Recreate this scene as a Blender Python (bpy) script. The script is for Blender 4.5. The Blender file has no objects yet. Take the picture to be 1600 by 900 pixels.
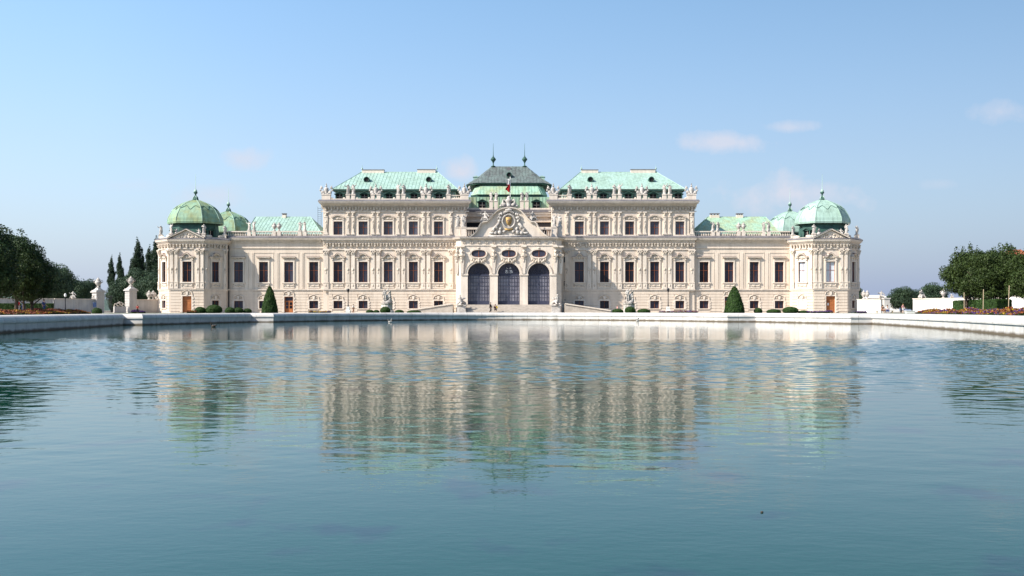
import bpy, bmesh, math, random
from mathutils import Vector, Matrix, noise as mnoise
R = math.radians
random.seed(7)
scene = bpy.context.scene
COL = scene.collection

# ------------------------------------------------------------------ camera, sky, sun, exposure
CAMZ = 1.4; F = 1556.0; HY = 485.3
cam_d = bpy.data.cameras.new("camera"); cam = bpy.data.objects.new("camera", cam_d); COL.objects.link(cam)
cam.location = (0, 0, CAMZ); cam.rotation_euler = (R(90), 0, 0)
cam_d.sensor_width = 36; cam_d.lens = 36 * F / 1600; cam_d.shift_y = (HY - 450) / 1600
cam_d.clip_start = 0.1; cam_d.clip_end = 20000
scene.camera = cam

SUN_EL = 38.0
SUN_AZ = 243.0          # clockwise from +Y: low on the left, a little behind the camera
sd = Vector((math.sin(R(SUN_AZ)) * math.cos(R(SUN_EL)), math.cos(R(SUN_AZ)) * math.cos(R(SUN_EL)), math.sin(R(SUN_EL))))
sun_d = bpy.data.lights.new("sun", 'SUN'); sun = bpy.data.objects.new("sun", sun_d); COL.objects.link(sun)
sun_d.energy = 5.0; sun_d.angle = R(0.55); sun_d.color = (1.0, 0.93, 0.82)
sun.rotation_euler = sd.to_track_quat('Z', 'Y').to_euler(); sun.location = (-40, -20, 60)

world = bpy.data.worlds.new("World"); scene.world = world; world.use_nodes = True
SKY_STRENGTH = 0.115
EXPOSURE = 0.62
def build_world():
    nt = world.node_tree; N = nt.nodes; L = nt.links
    N.clear()
    out = N.new('ShaderNodeOutputWorld'); bg = N.new('ShaderNodeBackground')
    sky = N.new('ShaderNodeTexSky'); sky.sky_type = 'NISHITA'; sky.sun_disc = False
    sky.sun_elevation = R(SUN_EL); sky.sun_rotation = R(SUN_AZ)
    sky.altitude = 0; sky.air_density = 1.0; sky.dust_density = .7; sky.ozone_density = 3.0
    tc = N.new('ShaderNodeTexCoord'); sep = N.new('ShaderNodeSeparateXYZ')
    L.new(tc.outputs['Generated'], sep.inputs[0])
    def M(op, a, b=None, clamp=False):
        n = N.new('ShaderNodeMath'); n.operation = op; n.use_clamp = clamp
        for i, v in enumerate((a, b)):
            if v is None: continue
            if isinstance(v, (int, float)): n.inputs[i].default_value = v
            else: L.new(v, n.inputs[i])
        return n.outputs[0]
    yy = M('MAXIMUM', sep.outputs[1], 0.05)
    uu = M('DIVIDE', sep.outputs[0], yy); vv = M('DIVIDE', sep.outputs[2], yy)
    nz = N.new('ShaderNodeTexNoise'); nz.inputs['Scale'].default_value = 22; nz.inputs['Detail'].default_value = 6
    nz.inputs['Roughness'].default_value = 0.62
    L.new(tc.outputs['Generated'], nz.inputs['Vector'])
    nn = M('SUBTRACT', nz.outputs['Fac'], 0.5)
    total = None
    # thin fair-weather puffs: (direction right, direction up, half width, half height, density)
    for (px, py, w, h, a) in [(1140, 222, 66, 16, .75), (1232, 199, 50, 10, .55), (1562, 175, 50, 20, .5), (1245, 303, 98, 32, .8),
                              (722, 272, 28, 20, .85), (383, 247, 42, 17, .6), (338, 306, 44, 20, .5), (1470, 288, 30, 8, .2), (200, 290, 60, 10, .15)]:
        du = M('MULTIPLY', M('SUBTRACT', uu, (px - 800) / F), F / w)
        dv = M('MULTIPLY', M('SUBTRACT', vv, (HY - py) / F), F / h)
        d = M('SQRT', M('ADD', M('MULTIPLY', du, du), M('MULTIPLY', dv, dv)))
        d = M('ADD', d, M('MULTIPLY', nn, -3.0))
        k = M('MULTIPLY', M('SUBTRACT', 1.15, d, True), a, True)
        total = k if total is None else M('MAXIMUM', total, k)
    mix = N.new('ShaderNodeMixRGB'); mix.blend_type = 'MIX'
    L.new(total, mix.inputs[0]); 
    # summer haze: paler towards the horizon, brighter on the sun's side
    hyp = M('MAXIMUM', M('SQRT', M('ADD', M('MULTIPLY', sep.outputs[0], sep.outputs[0]), M('MULTIPLY', sep.outputs[1], sep.outputs[1]))), .001)
    az = M('DIVIDE', sep.outputs[0], hyp); el = M('MAXIMUM', M('DIVIDE', sep.outputs[2], hyp), 0.0)
    gain = M('MINIMUM', M('MAXIMUM', M('SUBTRACT', 1.22, M('MULTIPLY', az, .72)), .8), 1.5)
    sv = N.new('ShaderNodeVectorMath'); sv.operation = 'SCALE'; L.new(sky.outputs[0], sv.inputs[0]); L.new(gain, sv.inputs['Scale'])
    tint = N.new('ShaderNodeMixRGB'); tint.blend_type = 'MULTIPLY'; tint.inputs[0].default_value = 1
    tr = N.new('ShaderNodeMapRange'); tr.inputs['From Min'].default_value = .16; tr.inputs['From Max'].default_value = .32; L.new(el, tr.inputs['Value'])
    tm = N.new('ShaderNodeMixRGB'); L.new(tr.outputs[0], tm.inputs[0]); tm.inputs[1].default_value = (.95, .92, .88, 1); tm.inputs[2].default_value = (.97, 1.03, .985, 1)
    L.new(tm.outputs[0], tint.inputs[2])
    L.new(sv.outputs[0], tint.inputs[1])
    hz = N.new('ShaderNodeMixRGB'); L.new(M('MULTIPLY', M('ADD', az, .45), 1.1, True), hz.inputs[0])
    hz.inputs[1].default_value = (2.75, 3.22, 4.25, 1); hz.inputs[2].default_value = (1.95, 2.42, 3.6, 1)
    hf = M('POWER', 2.718, M('MULTIPLY', M('POWER', M('DIVIDE', el, .135), 1.3), -1.0))
    hm = N.new('ShaderNodeMixRGB'); L.new(hf, hm.inputs[0]); L.new(tint.outputs[0], hm.inputs[1]); L.new(hz.outputs[0], hm.inputs[2])
    L.new(hm.outputs[0], mix.inputs[1]); mix.inputs[2].default_value = (4.15, 4.25, 4.85, 1)
    L.new(mix.outputs[0], bg.inputs[0]); bg.inputs[1].default_value = SKY_STRENGTH
    L.new(bg.outputs[0], out.inputs[0])
build_world()
scene.view_settings.view_transform = 'Standard'; scene.view_settings.look = 'None'
scene.view_settings.exposure = EXPOSURE; scene.view_settings.gamma = 1; scene.view_settings.use_curve_mapping = False
scene.cycles.max_bounces = 6; scene.cycles.diffuse_bounces = 3; scene.cycles.glossy_bounces = 3
scene.cycles.transmission_bounces = 3; scene.cycles.sample_clamp_indirect = 6
scene.cycles.caustics_reflective = False; scene.cycles.caustics_refractive = False

# ------------------------------------------------------------------ materials
MATS = {}
def mat(name, col, rough=0.85, col2=None, scale=1.0, bump=0.0, bscale=8.0, spec=0.3, stretch=(1, 1, 1), lo=.35, hi=.65, rnd=0.0, metal=0.0, detail=5):
    m = bpy.data.materials.new(name); m.use_nodes = True; MATS[name] = m
    nt = m.node_tree; N = nt.nodes; L = nt.links; b = N['Principled BSDF']
    b.inputs['Roughness'].default_value = rough; b.inputs['Specular IOR Level'].default_value = spec
    b.inputs['Metallic'].default_value = metal
    geo = N.new('ShaderNodeNewGeometry'); mp = N.new('ShaderNodeMapping'); mp.inputs['Scale'].default_value = stretch
    L.new(geo.outputs['Position'], mp.inputs['Vector'])
    if col2 is None: col2 = tuple(c * .86 for c in col)
    nz = N.new('ShaderNodeTexNoise'); nz.inputs['Scale'].default_value = scale; nz.inputs['Detail'].default_value = detail
    nz.inputs['Roughness'].default_value = .6
    L.new(mp.outputs[0], nz.inputs['Vector'])
    cr = N.new('ShaderNodeValToRGB'); cr.color_ramp.elements[0].position = lo; cr.color_ramp.elements[1].position = hi
    cr.color_ramp.elements[0].color = (*col2, 1); cr.color_ramp.elements[1].color = (*col, 1)
    L.new(nz.outputs['Fac'], cr.inputs[0])
    last = cr.outputs[0]
    if name in ('stucco', 'rustic', 'trim', 'garden_wall', 'whitewash', 'copper', 'copper_olive', 'copper_dome', 'copper_brown'):   # weather streaks running down
        m2 = N.new('ShaderNodeMapping'); m2.inputs['Scale'].default_value = (2.6, 2.6, .16); L.new(geo.outputs['Position'], m2.inputs['Vector'])
        n3 = N.new('ShaderNodeTexNoise'); n3.inputs['Scale'].default_value = .8; n3.inputs['Detail'].default_value = 6; n3.inputs['Roughness'].default_value = .65; L.new(m2.outputs[0], n3.inputs['Vector'])
        mr_ = N.new('ShaderNodeMapRange'); mr_.inputs['From Min'].default_value = .36; mr_.inputs['From Max'].default_value = .56
        mr_.inputs['To Min'].default_value = .70 if 'copper' in name else .86; L.new(n3.outputs['Fac'], mr_.inputs['Value'])
        sc_ = N.new('ShaderNodeVectorMath'); sc_.operation = 'SCALE'; L.new(last, sc_.inputs[0]); L.new(mr_.outputs[0], sc_.inputs['Scale']); last = sc_.outputs[0]
    if rnd:
        oi = N.new('ShaderNodeObjectInfo'); mr = N.new('ShaderNodeMapRange')
        mr.inputs['To Min'].default_value = 1 - rnd; mr.inputs['To Max'].default_value = 1 + rnd
        L.new(oi.outputs['Random'], mr.inputs['Value'])
        mx = N.new('ShaderNodeVectorMath'); mx.operation = 'SCALE'
        L.new(last, mx.inputs[0]); L.new(mr.outputs[0], mx.inputs['Scale']); last = mx.outputs[0]
    L.new(last, b.inputs['Base Color'])
    if bump:
        n2 = N.new('ShaderNodeTexNoise'); n2.inputs['Scale'].default_value = bscale; n2.inputs['Detail'].default_value = 4
        L.new(geo.outputs['Position'], n2.inputs['Vector'])
        bp = N.new('ShaderNodeBump'); bp.inputs['Strength'].default_value = .6; bp.inputs['Distance'].default_value = bump
        L.new(n2.outputs['Fac'], bp.inputs['Height']); L.new(bp.outputs[0], b.inputs['Normal'])
    return m
mat('stucco', (.73, .625, .525), .9, (.66, .555, .46), .5, .01, 6, .2, (1, 1, .35))
mat('rustic', (.71, .605, .505), .9, (.64, .535, .44), .6, .01, 6, .2)
mat('trim', (.745, .65, .56), .85, (.65, .56, .475), 1.1, .01, 9, .2, (1, 1, .5))
mat('ornament', (.67, .585, .49), .85, (.45, .375, .31), 2.4, .03, 10, .2)
mat('statue_stone', (.60, .555, .51), .85, (.30, .27, .25), 1.9, .03, 9, .2, (1, 1, .6))
mat('lead', (.20, .185, .19), .6, (.12, .11, .12), .8, 0, 8, .4)
mat('copper', (.375, .53, .465), .6, (.31, .44, .36), .45, .01, 3, .35, (1, 1, .5))
mat('copper_dome', (.245, .40, .285), .6, (.25, .30, .15), .55, .01, 3, .35, (1, 1, 1), .38, .62)
mat('copper_olive', (.33, .53, .41), .6, (.36, .41, .25), .5, .01, 3, .35, (1, 1, .3))
mat('copper_brown', (.17, .215, .20), .6, (.115, .125, .12), .8, .01, 3, .35, (1.6, 1, .2))
mat('copper_dark_and_shade', (.05, .12, .095), .7, (.03, .07, .06), 1.0)  # dark green copper, also used as painted shade under eaves and domes
mat('hood_lead', (.24, .15, .12), .7, (.16, .10, .085), 1.2)
mat('iron', (.025, .026, .035), .5, None, 2)
mat('iron_blue', (.045, .05, .085), .5, None, 2)
mat('wood_red', (.27, .085, .035), .55, (.18, .05, .022), 3)
mat('wood_door', (.42, .15, .045), .5, (.27, .085, .025), 2.5, 0, 8, .4, (1, 1, .3))
mat('glass', (.022, .022, .036), .12, (.045, .045, .065), .9, 0, 8, .22, (1, 1, .25), rnd=.7)
mat('glass_mid', (.075, .075, .10), .15, (.045, .045, .06), .9, 0, 8, .3, (1, 1, .25), rnd=.35)
mat('glass_grey', (.24, .23, .27), .25, (.11, .105, .14), 1.2, 0, 8, .5, (1, 1, .5), rnd=.2)
mat('glass_blind', (.62, .66, .72), .4, (.5, .54, .6), .8)
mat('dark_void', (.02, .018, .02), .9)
mat('whitewash', (.78, .76, .73), .85, (.70, .675, .64), .8)
mat('garden_wall', (.56, .53, .50), .9, (.47, .44, .42), .7, .01, 5)
mat('gold', (.50, .34, .14), .6, (.36, .22, .08), 3, metal=.3)
mat('flag_red', (.55, .02, .02), .8); mat('flag_white', (.75, .73, .72), .8)
mat('gravel', (.42, .38, .32), .95, (.34, .30, .25), 1.5, .02, 20)
mat('lawn', (.07, .11, .03), .95, (.05, .08, .02), 1, .03, 10)
mat('step_stone', (.52, .46, .40), .9, (.40, .35, .30), 1.5, .01, 6)
mat('bark', (.09, .065, .05), .95, (.05, .038, .03), 5, .03, 10)
mat('stake', (.42, .33, .22), .9)
mat('box_leaf', (.035, .075, .015), .8, (.018, .038, .010), 3.5, .05, 12)
mat('skin', (.55, .32, .22), .6); mat('hair_dark', (.03, .02, .015), .7); mat('hair_fair', (.35, .22, .1), .7)
mat('cloth_red', (.55, .03, .03), .85); mat('cloth_white', (.75, .73, .72), .85); mat('cloth_blue', (.06, .09, .24), .85)
mat('cloth_sky', (.35, .5, .68), .85); mat('cloth_black', (.015, .015, .018), .85); mat('cloth_pink', (.6, .3, .3), .85)
mat('cloth_brown', (.22, .1, .06), .85); mat('yellow', (.65, .45, .03), .6)
mat('tile_red', (.42, .13, .065), .8, (.30, .09, .05), 1.5, .02, 5)
mat('duck_brown', (.06, .045, .035), .7)
mat('hill_green', (.10, .15, .12), .95)
mat('blue_sign', (.12, .2, .42), .6)

def mat_leaf(name, c1, c2, tr=.25, scale=.9):
    m = bpy.data.materials.new(name); m.use_nodes = True; MATS[name] = m
    nt = m.node_tree; N = nt.nodes; L = nt.links; N.clear()
    out = N.new('ShaderNodeOutputMaterial'); ms = N.new('ShaderNodeMixShader'); ms.inputs[0].default_value = tr
    b = N.new('ShaderNodeBsdfPrincipled'); b.inputs['Roughness'].default_value = .6; b.inputs['Specular IOR Level'].default_value = .25
    t = N.new('ShaderNodeBsdfTranslucent')
    geo = N.new('ShaderNodeNewGeometry'); nz = N.new('ShaderNodeTexNoise'); nz.inputs['Scale'].default_value = scale; nz.inputs['Detail'].default_value = 8
    nz.inputs['Roughness'].default_value = .75
    L.new(geo.outputs['Position'], nz.inputs['Vector'])
    cr = N.new('ShaderNodeValToRGB'); cr.color_ramp.elements[0].position = .36; cr.color_ramp.elements[1].position = .64
    cr.color_ramp.elements[0].color = (*c2, 1); cr.color_ramp.elements[1].color = (*c1, 1)
    L.new(nz.outputs['Fac'], cr.inputs[0]); L.new(cr.outputs[0], b.inputs['Base Color']); L.new(cr.outputs[0], t.inputs['Color'])
    L.new(b.outputs[0], ms.inputs[1]); L.new(t.outputs[0], ms.inputs[2]); L.new(ms.outputs[0], out.inputs[0])
mat_leaf('leaf_linden', (.058, .088, .018), (.012, .026, .007), .18, 2.2)
mat_leaf('leaf_dark', (.045, .08, .022), (.014, .03, .010), .15)
mat_leaf('leaf_poplar', (.032, .062, .028), (.010, .024, .014), .15, .6)
mat_leaf('leaf_far', (.06, .10, .05), (.025, .05, .03), .15, .5)
mat_leaf('leaf_box', (.045, .10, .015), (.015, .035, .008), .15, 3)

# ------------------------------------------------------------------ mesh builder and scene helpers
class MB:
    def __init__(s): s.v = []; s.f = []; s.m = []; s.mats = []; s.cur = 0; s.smooth = False; s.sm = []
    def use(s, name, smooth=False):
        if name not in s.mats: s.mats.append(name)
        s.cur = s.mats.index(name); s.smooth = smooth; return s
    def add(s, vs, fs, M=None):
        n = len(s.v)
        for p in vs:
            s.v.append(tuple(M @ Vector(p)) if M is not None else tuple(p))
        for f in fs: s.f.append([i + n for i in f]); s.m.append(s.cur); s.sm.append(s.smooth)
        return s
    def box(s, x0, x1, y0, y1, z0, z1, M=None):
        if x0 > x1: x0, x1 = x1, x0
        if y0 > y1: y0, y1 = y1, y0
        if z0 > z1: z0, z1 = z1, z0
        return s.add([(x0, y0, z0), (x1, y0, z0), (x1, y1, z0), (x0, y1, z0), (x0, y0, z1), (x1, y0, z1), (x1, y1, z1), (x0, y1, z1)],
                     [(0, 3, 2, 1), (4, 5, 6, 7), (0, 1, 5, 4), (1, 2, 6, 5), (2, 3, 7, 6), (3, 0, 4, 7)], M)
    def prism(s, poly, y0, y1, M=None):      # poly in (x, z), counter-clockwise seen from -y, extruded along y
        n = len(poly)
        vs = [(x, y0, z) for x, z in poly] + [(x, y1, z) for x, z in poly]
        fs = [list(range(n)), list(range(2 * n - 1, n - 1, -1))]
        fs += [(i, i + n, (i + 1) % n + n, (i + 1) % n) for i in range(n)]
        return s.add(vs, fs, M)
    def strip(s, path, th, y0, y1, M=None):   # a band following an (x, z) path, th thick upward-normal, extruded in y
        n = len(path); nor = []
        for i in range(n):
            a = Vector(path[max(i - 1, 0)]); b = Vector(path[min(i + 1, n - 1)]); d = (b - a).normalized(); nor.append(Vector((-d.y, d.x)))
        up = [(p[0] + q.x * th, p[1] + q.y * th) for p, q in zip(path, nor)]
        vs = []
        for (x, z), (X, Z) in zip(path, up): vs += [(x, y0, z), (X, y0, Z), (X, y1, Z), (x, y1, z)]
        fs = []
        for i in range(n - 1):
            a = 4 * i; b = a + 4
            for k in range(4): fs.append((a + k, b + k, b + (k + 1) % 4, a + (k + 1) % 4))
        fs += [(0, 1, 2, 3), (4 * n - 1, 4 * n - 2, 4 * n - 3, 4 * n - 4)]
        return s.add(vs, fs, M)
    def lathe(s, prof, cx=0, cy=0, n=12, M=None, sx=1, sy=1):
        vs = []; fs = []
        for r, z in prof:
            for k in range(n):
                a = 2 * math.pi * (k + .5) / n; vs.append((cx + r * math.cos(a) * sx, cy + r * math.sin(a) * sy, z))
        for i in range(len(prof) - 1):
            for k in range(n): fs.append((i * n + k, i * n + (k + 1) % n, (i + 1) * n + (k + 1) % n, (i + 1) * n + k))
        fs.append(list(range(n - 1, -1, -1))); fs.append([(len(prof) - 1) * n + k for k in range(n)])
        return s.add(vs, fs, M)
    def tube(s, pts, r, n=6, M=None):
        pts = [Vector(p) for p in pts]; rr = r if isinstance(r, (list, tuple)) else [r] * len(pts)
        vs = []; fs = []
        for i, p in enumerate(pts):
            d = (pts[min(i + 1, len(pts) - 1)] - pts[max(i - 1, 0)]).normalized()
            a = d.orthogonal().normalized() if abs(d.z) > .99 else d.cross(Vector((0, 0, 1))).normalized()
            b = d.cross(a)
            for k in range(n):
                t = 2 * math.pi * k / n; vs.append(tuple(p + (a * math.cos(t) + b * math.sin(t)) * rr[i]))
        for i in range(len(pts) - 1):
            for k in range(n): fs.append((i * n + k, (i + 1) * n + k, (i + 1) * n + (k + 1) % n, i * n + (k + 1) % n))
        fs.append(list(range(n))); fs.append([(len(pts) - 1) * n + k for k in range(n - 1, -1, -1)])
        return s.add(vs, fs, M)
    def ball(s, c, r, M=None, n=8, m=5, jit=0):
        if not isinstance(r, (tuple, list)): r = (r, r, r)
        vs = [(c[0], c[1], c[2] - r[2])]; fs = []
        for i in range(1, m):
            ph = math.pi * i / m - math.pi / 2
            for k in range(n):
                a = 2 * math.pi * k / n; j = 1 + (random.uniform(-jit, jit) if jit else 0)
                vs.append((c[0] + r[0] * math.cos(ph) * math.cos(a) * j, c[1] + r[1] * math.cos(ph) * math.sin(a) * j, c[2] + r[2] * math.sin(ph) * j))
        vs.append((c[0], c[1], c[2] + r[2])); t = len(vs) - 1
        for k in range(n): fs.append((0, 1 + (k + 1) % n, 1 + k)); fs.append((t, t - n + k, t - n + (k + 1) % n))
        for i in range(m - 2):
            for k in range(n):
                a = 1 + i * n; b = a + n; fs.append((a + k, a + (k + 1) % n, b + (k + 1) % n, b + k))
        return s.add(vs, fs, M)
    def mesh(s, me, M=None):
        return s.add([tuple(v.co) for v in me.vertices], [tuple(p.vertices) for p in me.polygons], M)
    def data(s, name):
        me = bpy.data.meshes.new(name); me.from_pydata(s.v, [], s.f)
        for mm in s.mats: me.materials.append(MATS[mm])
        me.polygons.foreach_set('material_index', s.m); me.polygons.foreach_set('use_smooth', s.sm)
        me.update(); return me
    def build(s, name, parent=None, W=None):
        return link(name, s.data(name), parent, W)

def link(name, data, parent=None, W=None):
    o = bpy.data.objects.new(name, data); COL.objects.link(o)
    if parent is not None:
        o.parent = parent
        if W is not None: o.matrix_local = base_inv(parent) @ W
    elif W is not None: o.matrix_world = W
    return o
WORLD = {}
def base_inv(p): return WORLD.get(p.name, Matrix.Identity(4))
def empty(name, loc):
    o = bpy.data.objects.new(name, None); COL.objects.link(o); o.location = loc
    o.empty_display_size = .5
    WORLD[o.name] = Matrix.Translation(-Vector(loc)); return o
def sub(name, mb, parent):               # a sub-part in the frame of its part
    o = bpy.data.objects.new(name, mb.data(name) if isinstance(mb, MB) else mb); COL.objects.link(o); o.parent = parent; return o
def tag(o, label, cat, group=None, kind=None):
    o['label'] = label; o['category'] = cat
    if group: o['group'] = group
    if kind: o['kind'] = kind
    return o
def struct(name, mb):
    o = mb.build(name); o['kind'] = 'structure'; return o
def T(x, y, z): return Matrix.Translation((x, y, z))
def RZ(a): return Matrix.Rotation(a, 4, 'Z')
def GX(px, Y): return (px - 800) * Y / F
def GZ(py, Y): return CAMZ + (HY - py) * Y / F
G0 = 1.0                                  # level of the garden

# ------------------------------------------------------------------ water, basin, ground
BAS = [(-25, -7), (-28.5, 25), (-30.2, 45), (-31.4, 61), (-34.6, 80), (-37.4, 95.9), (-35.6, 95.9), (-33.4, 109), (-31.6, 120.6), (-28.9, 120.6)]
BAS += [(-25.5, 130), (-20, 138.5), (-13, 145.5), (-6, 149.3), (-.5, 150.2), (6, 148.8), (13, 144.6), (19.5, 137.8), (24, 130), (26.6, 122.9), (30.1, 123.1)]
BAS += [(32.6, 113), (35.3, 103.8), (37.6, 103.9), (34.6, 85), (31.6, 70), (28.6, 58), (26.6, 50), (25.5, 30), (25, -7)]
def dense(P):
    out = []
    for i, p in enumerate(P):
        q = P[(i + 1) % len(P)]; out.append(p)
        d = math.dist(p, q); k = int(d // 6)
        for j in range(1, k + 1): t = j / (k + 1); out.append((p[0] + (q[0] - p[0]) * t, p[1] + (q[1] - p[1]) * t))
    return out
def smooth_part(P, a, b):                 # Chaikin on the apse between index a and b
    mid = P[a:b + 1]
    for _ in range(2):
        n = [mid[0]]
        for i in range(len(mid) - 1):
            p, q = mid[i], mid[i + 1]
            n += [(p[0] * .75 + q[0] * .25, p[1] * .75 + q[1] * .25), (p[0] * .25 + q[0] * .75, p[1] * .25 + q[1] * .75)]
        n.append(mid[-1]); mid = n
    return P[:a] + mid + P[b + 1:]
BAS = smooth_part(BAS, 9, 19)
def offset(P, d):
    n = len(P); out = []
    for i in range(n):
        a = Vector(P[i - 1]); p = Vector(P[i]); b = Vector(P[(i + 1) % n])
        e1 = (p - a).normalized(); e2 = (b - p).normalized()
        n1 = Vector((-e1.y, e1.x)); n2 = Vector((-e2.y, e2.x))     # left of a clockwise walk = outside
        m = (n1 + n2); m = m / max(m.length_squared / 2, .35)
        out.append(tuple(p + m * d * 1.0))
    return out
def water_mesh(P):
    """the pond surface as a grid of real ripples, finer towards the near end"""
    import numpy as np
    rs = np.random.RandomState(5); NX, NY = 1000, 1200
    px = np.array([p[0] for p in P]); py = np.array([p[1] for p in P]); y0, y1 = py.min() + .001, py.max() - .001
    t = np.linspace(0, 1, NY); yn = 4.2
    Y = np.concatenate([np.linspace(y0, yn, 12)[:-1], yn * (y1 / yn) ** t]); NY = len(Y)
    XL = np.empty(NY); XR = np.empty(NY)
    for k, y in enumerate(Y):
        xs = []
        for i in range(len(P)):
            a, b = P[i - 1], P[i]
            if (a[1] - y) * (b[1] - y) <= 0 and a[1] != b[1]: xs.append(a[0] + (b[0] - a[0]) * (y - a[1]) / (b[1] - a[1]))
        XL[k], XR[k] = min(xs) - .05, max(xs) + .05
    # columns bunched towards the middle near the camera end, even further out
    u = np.linspace(-1, 1, NX); X = np.empty((NY, NX))
    for k, y in enumerate(Y):
        c = (XL[k] + XR[k]) / 2; h = (XR[k] - XL[k]) / 2; f = min(1, max(.12, (abs(y) * .62) / h)); X[k] = c + h * (f * u + (1 - f) * u ** 5)
    YY = np.repeat(Y[:, None], NX, 1)
    sm = lambda v, a, b: (lambda q: q * q * (3 - 2 * q))(np.clip((v - a) / (b - a), 0, 1))
    # slowly varying gust field
    g = np.zeros_like(X)
    for _ in range(14):
        lam = rs.uniform(5, 26); th = rs.uniform(0, 6.283); k = 6.283 / lam; g += np.sin(k * (X * math.cos(th) * .7 + YY * math.sin(th)) + rs.uniform(0, 6.28))
    g = np.clip(.9 + g / 9, .4, 1.5)
    near = WAVE_NEAR * (.35 + .65 * sm(YY, 7, 10)) * (1 + .8 * sm(YY, 11, 17))
    band = WAVE_BAND * sm(YY, 15, 27) * (1 - sm(YY, 42, 54))
    far = WAVE_FAR * sm(YY, 40, 55)
    slope = (near * (1 - sm(YY, 18, 40)) * (.6 + .4 * g) + band * g + far * g)
    Z = np.zeros_like(X); n = 64
    dyr = np.gradient(Y)[:, None]
    for i in range(n):
        lam = .11 * (1.0 / .11) ** ((i + .5) / n); th = math.pi / 2 + rs.normal(0, .62); k = 6.283 / lam
        vis = np.clip((lam / dyr - 3) / 3, 0, 1)                      # drop what the grid cannot carry
        ph = k * (X * math.cos(th) + YY * math.sin(th)) + rs.uniform(0, 6.28) + .8 * np.sin(YY * .9 / lam ** .3 + X * .35 + i)
        Z += vis * (1 / k) * np.sin(ph) * (1.414 / math.sqrt(n)) * (1.0 if lam < 1.2 else .75)
    Z *= slope
    edge = np.minimum(X - XL[:, None], XR[:, None] - X); Z *= np.clip(edge / 1.0, 0, 1) ** .5
    co = np.stack([X, YY, Z], -1).reshape(-1, 3).astype(np.float32)
    me = bpy.data.meshes.new('water'); nv = NX * NY; me.vertices.add(nv); me.vertices.foreach_set('co', co.ravel())
    idx = np.arange(nv).reshape(NY, NX); q = np.stack([idx[:-1, :-1], idx[:-1, 1:], idx[1:, 1:], idx[1:, :-1]], -1).reshape(-1, 4).astype(np.int32)
    nf = len(q); me.loops.add(nf * 4); me.loops.foreach_set('vertex_index', q.ravel()); me.polygons.add(nf)
    me.polygons.foreach_set('loop_start', np.arange(0, nf * 4, 4, dtype=np.int32)); me.polygons.foreach_set('loop_total', np.full(nf, 4, np.int32))
    me.polygons.foreach_set('use_smooth', np.ones(nf, bool)); me.update(calc_edges=True); return me
WAVE_NEAR, WAVE_BAND, WAVE_FAR = .009, .12, .005
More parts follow.
